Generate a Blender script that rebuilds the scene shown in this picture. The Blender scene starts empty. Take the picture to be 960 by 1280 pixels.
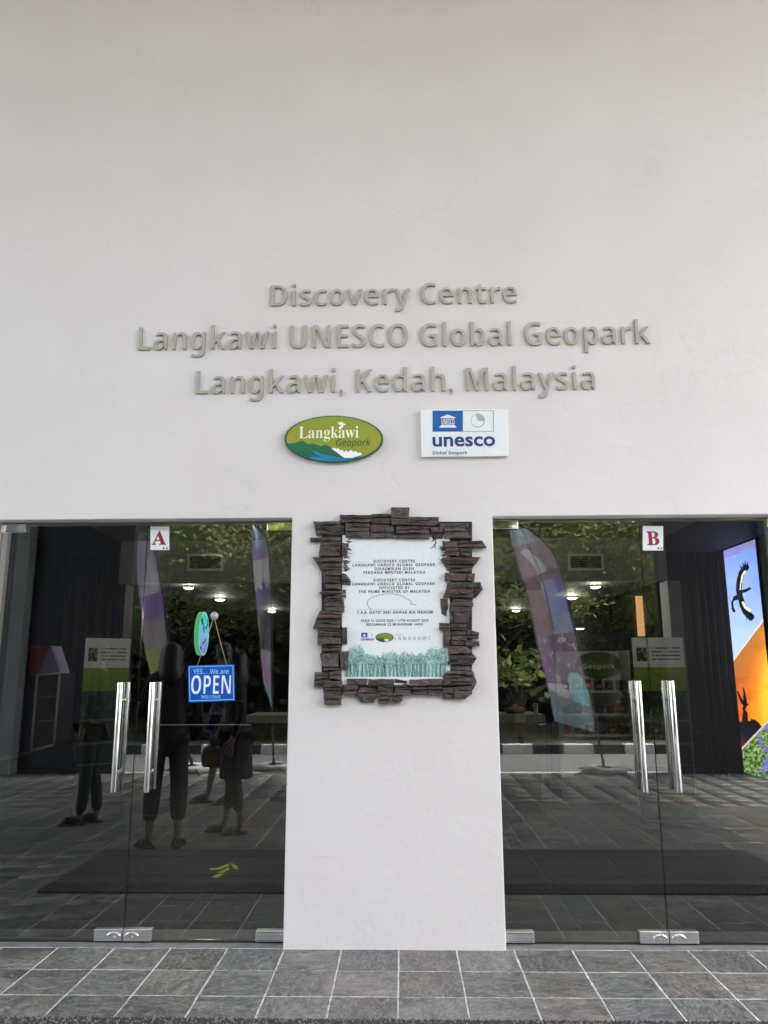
import bpy, bmesh, math, random
import numpy as np
from mathutils import Vector, Matrix
random.seed(7); np.random.seed(7)
sc = bpy.context.scene
col = sc.collection
PI = math.pi
# ------------------------------------------------------------------ camera, world, sun, exposure
D, CH, FPX = 4.3847, 1.4299, 959.86
YAW, TILT, ROLL = math.radians(-1.2996), math.radians(11.638), math.radians(-0.189)
FW = Vector((math.sin(YAW)*math.cos(TILT), math.cos(YAW)*math.cos(TILT), math.sin(TILT)))
R0 = Vector((math.cos(YAW), -math.sin(YAW), 0)); U0 = R0.cross(FW)
RT = R0*math.cos(ROLL) + U0*math.sin(ROLL); UP = -R0*math.sin(ROLL) + U0*math.cos(ROLL)
CAM = Vector((0, -D, CH))
cd = bpy.data.cameras.new('camera'); cam = bpy.data.objects.new('camera', cd); col.objects.link(cam)
cd.sensor_fit = 'HORIZONTAL'; cd.sensor_width = 36; cd.lens = 36*FPX/960; cd.clip_end = 2000; cd.clip_start = .05
Mx = Matrix.Identity(4)
for i in range(3):
    Mx[i][0] = RT[i]; Mx[i][1] = UP[i]; Mx[i][2] = -FW[i]; Mx[i][3] = CAM[i]
cam.matrix_world = Mx
sc.camera = cam
sc.view_settings.view_transform = 'Standard'; sc.view_settings.look = 'None'
sc.view_settings.gamma = 1; sc.view_settings.exposure = 2.9
sc.view_settings.use_curve_mapping = False
sc.cycles.use_denoising = True; sc.cycles.max_bounces = 10; sc.cycles.transparent_max_bounces = 16
sc.cycles.diffuse_bounces = 5; sc.cycles.sample_clamp_indirect = 8
SUN_EL, SUN_AZ = math.radians(62), math.radians(100)     # azimuth clockwise from +Y
w = bpy.data.worlds.new('World'); sc.world = w; w.use_nodes = True
nt = w.node_tree; nt.nodes.clear()
sky = nt.nodes.new('ShaderNodeTexSky'); sky.sky_type = 'NISHITA'; sky.sun_disc = False
sky.sun_elevation = SUN_EL; sky.sun_rotation = SUN_AZ; sky.air_density = 1.2; sky.dust_density = 4; sky.ozone_density = 1
hs = nt.nodes.new('ShaderNodeHueSaturation'); hs.inputs['Saturation'].default_value = .5
bg = nt.nodes.new('ShaderNodeBackground'); bg.inputs[1].default_value = .15
wo = nt.nodes.new('ShaderNodeOutputWorld')
nt.links.new(sky.outputs[0], hs.inputs['Color']); nt.links.new(hs.outputs[0], bg.inputs[0]); nt.links.new(bg.outputs[0], wo.inputs[0])
sl = bpy.data.lights.new('sun', 'SUN'); sl.energy = 2.2; sl.angle = math.radians(14); sl.color = (1, .96, .9)
so = bpy.data.objects.new('sun', sl); col.objects.link(so)
sd = Vector((math.sin(SUN_AZ)*math.cos(SUN_EL), math.cos(SUN_AZ)*math.cos(SUN_EL), math.sin(SUN_EL)))
so.rotation_euler = sd.to_track_quat('Z', 'Y').to_euler(); so.location = (20, 0, 30)

# ------------------------------------------------------------------ measuring helpers (photograph pixel -> point on a known plane)
YG = .09                                                   # front face of the glass
def ray(px, py): return (FW + RT*((px-480)/FPX) + UP*((640-py)/FPX))
def onY(px, py, Y=0.0):
    d = ray(px, py); return CAM + d*((Y-CAM.y)/d.y)
def onZ(px, py, Z=0.0):
    d = ray(px, py); return CAM + d*((Z-CAM.z)/d.z)
def onX(px, py, X):
    d = ray(px, py); return CAM + d*((X-CAM.x)/d.x)
def flip(p): return Vector((p.x, 2*YG-p.y, p.z))           # where a thing seen mirrored in the glass really stands
def mirZ(px, py, Z=0.0): return flip(onZ(px, py, Z))
def mirY(px, py, Yr): return flip(onY(px, py, 2*YG-Yr))

# ------------------------------------------------------------------ material helpers
def lin(c): c /= 255.; return c/12.92 if c <= .04045 else ((c+.055)/1.055)**2.4
def S(r, g, b): return (lin(r), lin(g), lin(b), 1)
class NT:
    def __init__(s, name):
        s.m = bpy.data.materials.new(name); s.m.use_nodes = True; s.t = s.m.node_tree; s.t.nodes.clear()
        s.out = s.n('OutputMaterial')
    def n(s, kind, **kw):
        o = s.t.nodes.new('ShaderNode'+kind)
        for k, v in kw.items(): setattr(o, k, v)
        return o
    def l(s, a, b): s.t.links.new(a, b)
    def bsdf(s, c=None, rough=.6, metal=0, spec=.5):
        b = s.n('BsdfPrincipled'); b.inputs['Roughness'].default_value = rough; b.inputs['Metallic'].default_value = metal
        b.inputs['Specular IOR Level'].default_value = spec
        if c: b.inputs['Base Color'].default_value = c
        s.l(b.outputs[0], s.out.inputs[0]); s.b = b; return b
    def noise(s, scale, detail=4, rough=.55, vec=None, dist=0):
        o = s.n('TexNoise'); o.inputs['Scale'].default_value = scale; o.inputs['Detail'].default_value = detail
        o.inputs['Roughness'].default_value = rough; o.inputs['Distortion'].default_value = dist
        if vec is not None: s.l(vec, o.inputs['Vector'])
        return o
    def coord(s, kind='Object', scale=None):
        o = s.n('TexCoord').outputs[kind]
        if scale:
            m = s.n('Mapping'); m.inputs['Scale'].default_value = scale; s.l(o, m.inputs[0]); o = m.outputs[0]
        return o
    def ramp(s, src, stops, interp='LINEAR'):
        r = s.n('ValToRGB'); r.color_ramp.interpolation = interp; e = r.color_ramp.elements
        while len(e) < len(stops): e.new(.5)
        for q, (p, c) in zip(e, stops): q.position = p; q.color = c
        s.l(src, r.inputs[0]); return r.outputs[0]
    def mixc(s, fac, a, b, mode='MIX'):
        m = s.n('Mix', data_type='RGBA', blend_type=mode)
        if isinstance(fac, (int, float)): m.inputs[0].default_value = fac
        else: s.l(fac, m.inputs[0])
        for i, v in ((6, a), (7, b)):
            if isinstance(v, tuple): m.inputs[i].default_value = v
            else: s.l(v, m.inputs[i])
        return m.outputs[2]
    def bump(s, h, strength=.3, dist=.01):
        b = s.n('Bump'); b.inputs['Strength'].default_value = strength; b.inputs['Distance'].default_value = dist
        s.l(h, b.inputs['Height']); s.l(b.outputs[0], s.b.inputs['Normal']); return b
def plain(name, c, rough=.6, metal=0, var=.12, scale=30, bump=0, spec=.5):
    t = NT(name); t.bsdf(c, rough, metal, spec)
    no = t.noise(scale, 5, .6, t.coord())
    lo = tuple(x*(1-var) for x in c[:3])+(1,); hi = tuple(min(1, x*(1+var)) for x in c[:3])+(1,)
    t.l(t.ramp(no.outputs[0], [(.3, lo), (.7, hi)]), t.b.inputs['Base Color'])
    r = t.n('MapRange'); r.inputs[3].default_value = max(0, rough-.07); r.inputs[4].default_value = min(1, rough+.07)
    t.l(no.outputs[0], r.inputs[0]); t.l(r.outputs[0], t.b.inputs['Roughness'])
    if bump: t.bump(no.outputs[0], bump, .004)
    return t.m
def emit(name, c, s=1):
    t = NT(name); e = t.n('Emission'); e.inputs[0].default_value = c; e.inputs[1].default_value = s; t.l(e.outputs[0], t.out.inputs[0]); return t.m
def printed(name, rough=.5, em=0):
    t = NT(name); a = t.n('VertexColor'); a.layer_name = 'Col'
    if em:
        e = t.n('Emission'); e.inputs[1].default_value = em; t.l(a.outputs[0], e.inputs[0]); t.l(e.outputs[0], t.out.inputs[0])
    else:
        t.bsdf(None, rough); t.l(a.outputs[0], t.b.inputs['Base Color'])
    return t.m

M = {}
# painted plaster
t = NT('white_plaster'); t.bsdf(None, .7, 0, .35)
n1 = t.noise(1.1, 5, .6, t.coord()); n2 = t.noise(26, 6, .62, t.coord()); n3 = t.noise(5, 3, .5, t.coord(), 1.2)
c1 = t.ramp(n1.outputs[0], [(.32, (.738, .682, .676, 1)), (.68, (.783, .735, .728, 1))])
sc_ = t.n('Mapping'); sc_.inputs['Scale'].default_value = (3, 3, 1.2); t.l(t.coord(), sc_.inputs[0])
n4 = t.noise(3.3, 7, .72, sc_.outputs[0])
c2 = t.mixc(t.ramp(n4.outputs[0], [(.62, (0, 0, 0, 1)), (.8, (.4, .4, .4, 1))]), c1, (.6, .58, .55, 1))
# splashes of dirt and scuffs near the ground
sep = t.n('SeparateXYZ'); t.l(t.coord(), sep.inputs[0])
mr = t.n('MapRange'); mr.inputs[1].default_value = .02; mr.inputs[2].default_value = .5; mr.inputs[3].default_value = .55; mr.inputs[4].default_value = 0
t.l(sep.outputs[2], mr.inputs[0])
n5 = t.noise(60, 6, .75, t.coord())
mu = t.n('Math', operation='MULTIPLY'); t.l(mr.outputs[0], mu.inputs[0]); t.l(t.ramp(n5.outputs[0], [(.52, (0, 0, 0, 1)), (.72, (1, 1, 1, 1))]), mu.inputs[1])
c3_ = t.mixc(mu.outputs[0], c2, (.5, .49, .47, 1))
# hairline cracks, touched-up patches and specks of dirt
vo = t.n('TexVoronoi', feature='DISTANCE_TO_EDGE'); vo.inputs['Scale'].default_value = .9
wv = t.n('VectorMath', operation='ADD'); nw = t.noise(2.2, 6, .7, t.coord()); t.l(t.coord(), wv.inputs[0]); t.l(nw.outputs[1], wv.inputs[1]); t.l(wv.outputs[0], vo.inputs['Vector'])
cr = t.ramp(vo.outputs[0], [(0, (1, 1, 1, 1)), (.0022, (.4, .4, .4, 1)), (.0045, (0, 0, 0, 1))]); nk = t.noise(.8, 3, .5, t.coord())
mk = t.n('Math', operation='MULTIPLY'); t.l(cr, mk.inputs[0]); t.l(t.ramp(nk.outputs[0], [(.5, (0, 0, 0, 1)), (.62, (.3, .3, .3, 1))]), mk.inputs[1])
c4_ = t.mixc(mk.outputs[0], c3_, (.35, .33, .31, 1))
v2 = t.n('TexVoronoi'); v2.inputs['Scale'].default_value = 7; t.l(t.coord(), v2.inputs['Vector'])
c5_ = t.mixc(t.ramp(v2.outputs[0], [(0, (.6, .6, .6, 1)), (.022, (.35, .35, .35, 1)), (.03, (0, 0, 0, 1))]), c4_, (.45, .42, .38, 1))
v3 = t.n('TexVoronoi', distance='CHEBYCHEV'); v3.inputs['Scale'].default_value = .55; t.l(t.noise(1.5, 3, .5, t.coord()).outputs[1], v3.inputs['Vector'])
t.l(t.mixc(t.ramp(v3.outputs[1], [(.55, (0, 0, 0, 1)), (.7, (.22, .22, .22, 1))]), c5_, (.70, .68, .655, 1)), t.b.inputs['Base Color'])
ad = t.n('Math', operation='MULTIPLY_ADD'); t.l(n2.outputs[0], ad.inputs[0]); ad.inputs[1].default_value = .25; t.l(n3.outputs[0], ad.inputs[2])
t.bump(ad.outputs[0], .22, .012); M['plaster'] = t.m

def slate(name, by_attr):
    t = NT(name); t.bsdf(None, .42, 0, .5)
    co = t.coord()
    if by_attr:
        a = t.n('VertexColor'); a.layer_name = 'Col'; sp = t.n('SeparateColor'); t.l(a.outputs[0], sp.inputs[0]); rnd = sp.outputs[0]
    else:
        rnd = t.n('ObjectInfo').outputs['Random']
    mm = t.n('Math', operation='MULTIPLY'); t.l(rnd, mm.inputs[0]); mm.inputs[1].default_value = 57
    cx = t.n('CombineXYZ'); t.l(mm.outputs[0], cx.inputs[2]); t.l(mm.outputs[0], cx.inputs[0])
    va = t.n('VectorMath', operation='ADD'); t.l(co, va.inputs[0]); t.l(cx.outputs[0], va.inputs[1]); v = va.outputs[0]
    mp = t.n('Mapping'); mp.inputs['Scale'].default_value = (1, 1.9, 1); mp.inputs['Rotation'].default_value = (0, 0, 0); t.l(v, mp.inputs[0]); vs = mp.outputs[0]
    base = t.ramp(rnd, [(0, (.100, .112, .102, 1)), (.14, (.068, .074, .075, 1)), (.28, (.135, .132, .117, 1)), (.42, (.102, .094, .084, 1)),
                        (.52, (.102, .111, .108, 1)), (.64, (.080, .074, .066, 1)), (.74, (.124, .114, .102, 1)), (.84, (.090, .100, .108, 1)), (.90, (.15, .115, .092, 1))], 'CONSTANT')
    nA = t.noise(5, 7, .68, vs, .8); nB = t.noise(22, 7, .7, vs, .6); nC = t.noise(2.6, 4, .6, v, 2.5); nD = t.noise(9, 9, .75, vs, 1.5)
    c = t.mixc(1, base, t.ramp(nA.outputs[0], [(.3, (.42, .42, .43, 1)), (.48, (.9, .9, .9, 1)), (.68, (1.65, 1.65, 1.58, 1))]), 'MULTIPLY')
    c = t.mixc(t.ramp(nC.outputs[0], [(.54, (0, 0, 0, 1)), (.70, (.6, .6, .6, 1))]), c, (.14, .105, .08, 1))
    c = t.mixc(t.ramp(nD.outputs[0], [(.475, (0, 0, 0, 1)), (.5, (.8, .8, .8, 1)), (.52, (0, 0, 0, 1))]), c, (.36, .36, .34, 1))
    nE = t.noise(70, 6, .8, vs, .4); c = t.mixc(t.ramp(nE.outputs[0], [(.55, (0, 0, 0, 1)), (.72, (.6, .6, .6, 1))]), c, (.30, .30, .28, 1))
    c = t.mixc(1, c, t.ramp(nB.outputs[0], [(.32, (.6, .6, .6, 1)), (.68, (1.35, 1.35, 1.35, 1))]), 'MULTIPLY')
    t.l(c, t.b.inputs['Base Color'])
    t.l(t.ramp(nB.outputs[0], [(.3, (.24, .26, .26, 1)), (.7, (.52, .52, .52, 1))]), t.b.inputs['Roughness'])
    ma = t.n('Math', operation='MULTIPLY_ADD'); t.l(nB.outputs[0], ma.inputs[0]); ma.inputs[1].default_value = .35; t.l(nA.outputs[0], ma.inputs[2])
    t.bump(ma.outputs[0], .8, .01)
    return t.m
M['slate'] = slate('slate_tile', False); M['slate_field'] = slate('slate_tile_field', True)
M['grout'] = plain('pale_grout', (.50, .495, .475, 1), .9, 0, .45, 25, .3)
M['grout_in'] = plain('interior_grout', (.17, .17, .165, 1), .8, 0, .3, 40)
M['asphalt'] = plain('asphalt', (.10, .10, .102, 1), .85, 0, .25, 60, .5)
M['soil'] = plain('ground_soil', (.05, .055, .03, 1), .95, 0, .4, 3, .4)
M['white_paint'] = plain('white_kerb_paint', (.50, .50, .48, 1), .7, 0, .3, 12, .3)
M['black_paint'] = plain('black_kerb_paint', (.03, .03, .032, 1), .7, 0, .4, 12, .3)
M['soffit'] = plain('porch_ceiling', (.78, .64, .68, 1), .8, 0, .05, 2)
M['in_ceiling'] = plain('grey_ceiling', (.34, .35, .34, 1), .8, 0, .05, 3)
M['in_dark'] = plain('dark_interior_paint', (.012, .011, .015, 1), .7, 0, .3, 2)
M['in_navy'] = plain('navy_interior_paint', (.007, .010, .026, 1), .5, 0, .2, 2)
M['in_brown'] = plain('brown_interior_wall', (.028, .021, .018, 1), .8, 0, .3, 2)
M['drape'] = plain('dark_curtain', (.026, .018, .016, 1), .85, 0, .3, 8)
M['ext_dark'] = plain('charcoal_panel', (.012, .013, .02, 1), .6, 0, .2, 2)
M['column'] = plain('grey_column_paint', (.22, .236, .242, 1), .7, 0, .1, 3)
M['column_dark'] = plain('dark_groove_paint', (.11, .125, .13, 1), .7, 0, .1, 3)
t = NT('brushed_steel'); t.bsdf((.95, .95, .93, 1), .2, 1)
nn = t.noise(160, 3, .6, t.coord('Object', (1, 1, .012))); t.l(t.ramp(nn.outputs[0], [(.3, (.1, .1, .1, 1)), (.7, (.36, .36, .36, 1))]), t.b.inputs['Roughness']); M['steel'] = t.m
t = NT('satin_steel'); t.bsdf((.8, .8, .79, 1), .3, .9)
nn = t.noise(200, 3, .6, t.coord('Object', (.03, 1, 1))); t.l(t.ramp(nn.outputs[0], [(.3, (.62, .60, .61, 1)), (.7, (.9, .88, .89, 1))]), t.b.inputs['Base Color']); t.bump(nn.outputs[0], .15, .002); M['satin'] = t.m
t = NT('polished_steel'); t.bsdf((.85, .85, .82, 1), .04, 1); M['polished'] = t.m
# mirror-like tinted door glass: front skin reflects, the rest only tints
t = NT('tinted_glass'); tr = t.n('BsdfTransparent'); tr.inputs[0].default_value = (.84, .87, .86, 1)
gl = t.n('BsdfGlossy'); ns_ = t.noise(3.5, 5, .6, t.coord('Object', (1, 1, .5))); t.l(t.ramp(ns_.outputs[0], [(.45, (0, 0, 0, 1)), (.75, (.045, .045, .045, 1))]), gl.inputs['Roughness']); gl.inputs[0].default_value = (.93, .97, .95, 1)
fr = t.n('Fresnel'); fr.inputs[0].default_value = 1.5; ad = t.n('Math', operation='ADD'); ad.use_clamp = True; t.l(fr.outputs[0], ad.inputs[0]); ad.inputs[1].default_value = .155
mx = t.n('MixShader'); t.l(ad.outputs[0], mx.inputs[0]); t.l(tr.outputs[0], mx.inputs[1]); t.l(gl.outputs[0], mx.inputs[2]); t.l(mx.outputs[0], t.out.inputs[0]); M['glass'] = t.m
t = NT('glass_back'); tr = t.n('BsdfTransparent'); tr.inputs[0].default_value = (.9, .92, .91, 1); t.l(tr.outputs[0], t.out.inputs[0]); M['glass_back'] = t.m
M['glass_edge'] = plain('glass_edge', (.06, .10, .09, 1), .15, 0, .1, 20)
M['rubber'] = plain('black_rubber', (.02, .02, .02, 1), .7)
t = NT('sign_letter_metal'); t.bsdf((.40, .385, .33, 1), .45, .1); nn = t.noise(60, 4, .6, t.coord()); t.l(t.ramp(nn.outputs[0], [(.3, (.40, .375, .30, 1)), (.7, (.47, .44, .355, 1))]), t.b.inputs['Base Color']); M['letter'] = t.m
M['letter_side'] = plain('sign_letter_return', (.20, .183, .135, 1), .5, .1, .1, 40)  # darker copy of the face colour, imitating shade on the letter sides
def stone_mat(name, a, b):
    t = NT(name); t.bsdf(None, .62, 0, .4)
    v = t.coord('Object', (1, 1, 2.2)); nA = t.noise(34, 9, .78, v, .5); nB = t.noise(170, 5, .75, t.coord())
    rnd = t.n('ObjectInfo').outputs['Random']
    base = t.ramp(rnd, [(0, a), (1, b)])
    c = t.mixc(1, base, t.ramp(nA.outputs[0], [(.3, (.5, .5, .5, 1)), (.5, (1.15, 1.12, 1.1, 1)), (.7, (2.4, 2.2, 2.1, 1))]), 'MULTIPLY')
    c = t.mixc(1, c, t.ramp(nB.outputs[0], [(.3, (.6, .6, .6, 1)), (.7, (1.5, 1.5, 1.5, 1))]), 'MULTIPLY')
    t.l(c, t.b.inputs['Base Color'])
    ma = t.n('Math', operation='MULTIPLY_ADD'); t.l(nB.outputs[0], ma.inputs[0]); ma.inputs[1].default_value = .3; t.l(nA.outputs[0], ma.inputs[2])
    t.bump(ma.outputs[0], 1, .02); return t.m
M['stone_red'] = stone_mat('reddish_slate', (.118, .083, .075, 1), (.085, .067, .062, 1))
M['stone_grey'] = stone_mat('grey_slate', (.104, .084, .072, 1), (.070, .062, .056, 1))
M['print'] = printed('printed_vinyl', .45); M['print_cloth'] = printed('printed_cloth', .8)
M['screen'] = printed('led_screen', em=.30)
def flat(name, c, rough=.5): return plain(name, c, rough, 0, .03, 50)
M['ink_black'] = flat('black_ink', (.02, .02, .022, 1)); M['ink_blue'] = flat('blue_ink', S(8, 92, 170)); M['ink_white'] = flat('white_ink', (.8, .8, .8, 1))
M['ink_navy'] = flat('navy_ink', S(12, 62, 120)); M['ink_grey'] = flat('grey_ink', (.3, .3, .32, 1)); M['ink_red'] = flat('red_ink', S(150, 24, 52))
M['ink_green'] = flat('dark_green_ink', S(24, 72, 52)); M['board_white'] = flat('white_board', (.84, .86, .89, 1), .35)
M['ink_leaf'] = flat('leaf_green_ink', S(62, 128, 110)); M['ink_leaf2'] = flat('pale_leaf_ink', S(130, 185, 175)); M['ink_leaf3'] = flat('deep_leaf_ink', S(40, 82, 70))
M['cream'] = flat('cream_ink', S(248, 246, 220))

# ------------------------------------------------------------------ object helpers
def tag(o, label=None, cat=None, group=None, kind=None):
    if label: o['label'] = label
    if cat: o['category'] = cat
    if group: o['group'] = group
    if kind: o['kind'] = kind
    return o
def empty(name, loc, rz=0, label=None, cat=None, group=None):
    o = bpy.data.objects.new(name, None); o.location = loc; o.rotation_euler = (0, 0, rz); o.empty_display_size = .1
    col.objects.link(o); return tag(o, label, cat, group)
def org(p):
    v = Vector((0, 0, 0))
    while p is not None: v += Vector(p.location); p = p.parent
    return v
def link(name, me, parent=None, mats=None):
    o = bpy.data.objects.new(name, me); col.objects.link(o)
    if mats and not me.materials:
        for m in mats: me.materials.append(m)
    if parent: o.parent = parent
    return o
class MB:
    """collects shapes in world space and links them as one mesh object"""
    def __init__(s): s.v = []; s.f = []; s.mi = []; s.sm = []
    def add(s, vs, fs, mi=0, smooth=False):
        b = len(s.v); s.v += [tuple(v) for v in vs]
        for f in fs: s.f.append(tuple(b+i for i in f)); s.mi.append(mi); s.sm.append(smooth)
        return s
    def box(s, a, b, mi=0):
        x0, x1 = sorted((a[0], b[0])); y0, y1 = sorted((a[1], b[1])); z0, z1 = sorted((a[2], b[2]))
        v = [(x0,y0,z0),(x1,y0,z0),(x1,y1,z0),(x0,y1,z0),(x0,y0,z1),(x1,y0,z1),(x1,y1,z1),(x0,y1,z1)]
        return s.add(v, [(0,3,2,1),(4,5,6,7),(0,1,5,4),(1,2,6,5),(2,3,7,6),(3,0,4,7)], mi)
    def tube(s, pts, rad, n=12, mi=0, cap=True):
        pts = [Vector(p) for p in pts]; rad = rad if isinstance(rad, (list, tuple)) else [rad]*len(pts)
        vs = []; fs = []; pu = None
        for i, p in enumerate(pts):
            d = (pts[min(i+1, len(pts)-1)]-pts[max(i-1, 0)]).normalized()
            u = d.orthogonal().normalized() if pu is None else (pu-d*pu.dot(d)).normalized()
            pu = u; q = d.cross(u)
            for k in range(n):
                a = 2*PI*k/n; vs.append(p+(u*math.cos(a)+q*math.sin(a))*rad[i])
        for i in range(len(pts)-1):
            for k in range(n):
                a = i*n+k; b = i*n+(k+1)%n; fs.append((a, b, b+n, a+n))
        s.add(vs, fs, mi, True)
        if cap:
            m = len(pts)-1
            s.add(vs[:n], [tuple(range(n))[::-1]], mi); s.add(vs[m*n:], [tuple(range(n))], mi)
        return s
    def prism(s, poly, dvec, mi=0, mi_side=None):
        n = len(poly); dv = Vector(dvec); a = [Vector(p) for p in poly]; b = [p+dv for p in a]
        s.add(a+b, [tuple(range(n))[::-1], tuple(range(n, 2*n))], mi)
        s.add(a+b, [(i, (i+1) % n, n+(i+1) % n, n+i) for i in range(n)], mi if mi_side is None else mi_side)
        return s
    def lathe(s, prof, c=(0,0,0), n=20, mi=0, sy=1, smooth=True):
        vs = []; fs = []
        for r, z in prof:
            for k in range(n):
                a = 2*PI*k/n; vs.append((c[0]+r*math.cos(a), c[1]+r*sy*math.sin(a), c[2]+z))
        for i in range(len(prof)-1):
            for k in range(n):
                a = i*n+k; b = i*n+(k+1) % n; fs.append((a, b, b+n, a+n))
        return s.add(vs, fs, mi, smooth)
    def build(s, name, mats, parent=None, bevel=0, fix=True):
        o0 = org(parent) if parent else Vector((0, 0, 0))
        me = bpy.data.meshes.new(name); me.from_pydata([(v[0]-o0.x, v[1]-o0.y, v[2]-o0.z) for v in s.v], [], s.f)
        me.polygons.foreach_set('material_index', s.mi); me.polygons.foreach_set('use_smooth', s.sm); me.update()
        if fix:
            bm = bmesh.new(); bm.from_mesh(me); bmesh.ops.remove_doubles(bm, verts=bm.verts, dist=1e-5)
            bmesh.ops.recalc_face_normals(bm, faces=bm.faces); bm.to_mesh(me); bm.free()
        o = link(name, me, parent, mats if isinstance(mats, (list, tuple)) else [mats])
        if bevel:
            b = o.modifiers.new('bevel', 'BEVEL'); b.width = bevel; b.segments = 2; b.limit_method = 'ANGLE'
        return o
def np_mesh(name, V, F, mats, parent=None, colors=None, mi=None):
    V = np.asarray(V, np.float32); F = np.asarray(F, np.int32); n, k = F.shape
    me = bpy.data.meshes.new(name); me.vertices.add(len(V)); me.vertices.foreach_set('co', V.ravel())
    me.loops.add(n*k); me.loops.foreach_set('vertex_index', F.ravel()); me.polygons.add(n)
    me.polygons.foreach_set('loop_start', np.arange(0, n*k, k, dtype=np.int32))
    if mi is not None: me.polygons.foreach_set('material_index', np.asarray(mi, np.int32))
    me.update(calc_edges=True)
    if colors is not None:
        ca = me.color_attributes.new('Col', 'FLOAT_COLOR', 'CORNER'); C = np.ones((n, k, 4), np.float32); C[:, :, :3] = np.asarray(colors, np.float32)[:, None, :]
        ca.data.foreach_set('color', C.ravel())
    return link(name, me, parent, mats)
def copy_tree(o, parent=None):
    c = o.copy(); col.objects.link(c)
    if parent is not None: c.parent = parent
    for ch in list(o.children): copy_tree(ch, c)
    return c
def painted(name, P, nu, nv, paint, mat, parent=None):
    """a sheet P(u,v)->point whose cells are coloured by paint(u,v) in sRGB 0..255; v runs downwards"""
    o0 = org(parent) if parent else Vector((0, 0, 0))
    V = [tuple(Vector(P(i/nu, j/nv))-o0) for j in range(nv+1) for i in range(nu+1)]
    F = []; C = []
    for j in range(nv):
        for i in range(nu):
            c = paint((i+.5)/nu, (j+.5)/nv)
            if c is None: continue
            a = j*(nu+1)+i; F.append((a, a+nu+1, a+nu+2, a+1)); C.append([lin(max(0, min(255, x))) for x in c])
    return np_mesh(name, V, F, [mat], parent, C)
# ---- writing
def to_px(p):
    d = Vector(p)-CAM; z = d.dot(FW); return 480+FPX*d.dot(RT)/z, 640-FPX*d.dot(UP)/z
def math_font(s, up, lo, dg=None):
    r = ''
    for ch in s:
        if 'A' <= ch <= 'Z': r += chr(up+ord(ch)-65)
        elif 'a' <= ch <= 'z': r += chr(lo+ord(ch)-97)
        elif dg and '0' <= ch <= '9': r += chr(dg+ord(ch)-48)
        else: r += ch
    return r
def SANS(s): return math_font(s, 0x1D5A0, 0x1D5BA, 0x1D7E2)
def SANSB(s): return math_font(s, 0x1D5D4, 0x1D5EE, 0x1D7EC)
def SANSI(s): return math_font(s, 0x1D608, 0x1D622)
def SERIFB(s): return math_font(s, 0x1D400, 0x1D41A)
def text_mesh(s, off=0, ext=0, bev=0, spacing=1.0, res=4):
    c = bpy.data.curves.new('lettering', 'FONT'); c.body = s; c.size = 1; c.offset = off; c.extrude = ext; c.bevel_depth = bev
    c.bevel_resolution = 1; c.space_character = spacing; c.resolution_u = res
    o = bpy.data.objects.new('lettering', c); col.objects.link(o); bpy.context.view_layer.update()
    dg = bpy.context.evaluated_depsgraph_get(); me = bpy.data.meshes.new_from_object(o.evaluated_get(dg))
    bpy.data.objects.remove(o); bpy.data.curves.remove(c); me.materials.clear(); return me
def ext_of(me):
    co = np.empty(len(me.vertices)*3); me.vertices.foreach_get('co', co); co = co.reshape(-1, 3); return co
def fit_text(name, s, box, Y, mat, parent=None, off=0, spacing=1.0, plane=None, depth=.0004):
    """flat lettering fitted to the photograph's box (x0,y0,x1,y1), standing on the plane Y"""
    me = text_mesh(s, off, .0, 0, spacing, 3); co = ext_of(me)
    x0, y0, x1, y1 = box; ym = (y0+y1)/2; xm = (x0+x1)/2
    a = onY(x0, ym, Y); b = onY(x1, ym, Y); zt = onY(xm, y0, Y).z; zb = onY(xm, y1, Y).z
    mn, mxx = co.min(0), co.max(0); u = (co[:, 0]-mn[0])/(mxx[0]-mn[0]); v = (co[:, 1]-mn[1])/(mxx[1]-mn[1])
    o0 = org(parent) if parent else Vector((0, 0, 0))
    V = np.stack([a.x+(b.x-a.x)*u-o0.x, np.full(len(u), Y)-o0.y, zb+(zt-zb)*v-o0.z], 1)
    me.vertices.foreach_set('co', V.astype(np.float32).ravel()); me.update(); me.name = name
    return link(name, me, parent, [mat])
def pxpoly(pts, Y): return [onY(x, y, Y) for x, y in pts]
def inpoly(x, y, P):
    c = False; j = len(P)-1
    for i in range(len(P)):
        xi, yi = P[i]; xj, yj = P[j]
        if (yi > y) != (yj > y) and x < (xj-xi)*(y-yi)/(yj-yi)+xi: c = not c
        j = i
    return c
def vnoise(x, y, seed=0):
    def h(i, j):
        n = math.sin(i*127.1+j*311.7+seed*74.7)*43758.5453; return n-math.floor(n)
    i, j = math.floor(x), math.floor(y); fx, fy = x-i, y-j; fx = fx*fx*(3-2*fx); fy = fy*fy*(3-2*fy)
    return (h(i, j)*(1-fx)+h(i+1, j)*fx)*(1-fy)+(h(i, j+1)*(1-fx)+h(i+1, j+1)*fx)*fy
def fbm(x, y, s=0): return .55*vnoise(x, y, s)+.28*vnoise(2*x, 2*y, s+1)+.17*vnoise(4.1*x, 4.1*y, s+2)
def mixv(a, b, t): t = max(0, min(1, t)); return tuple(p+(q-p)*t for p, q in zip(a, b))

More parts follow.
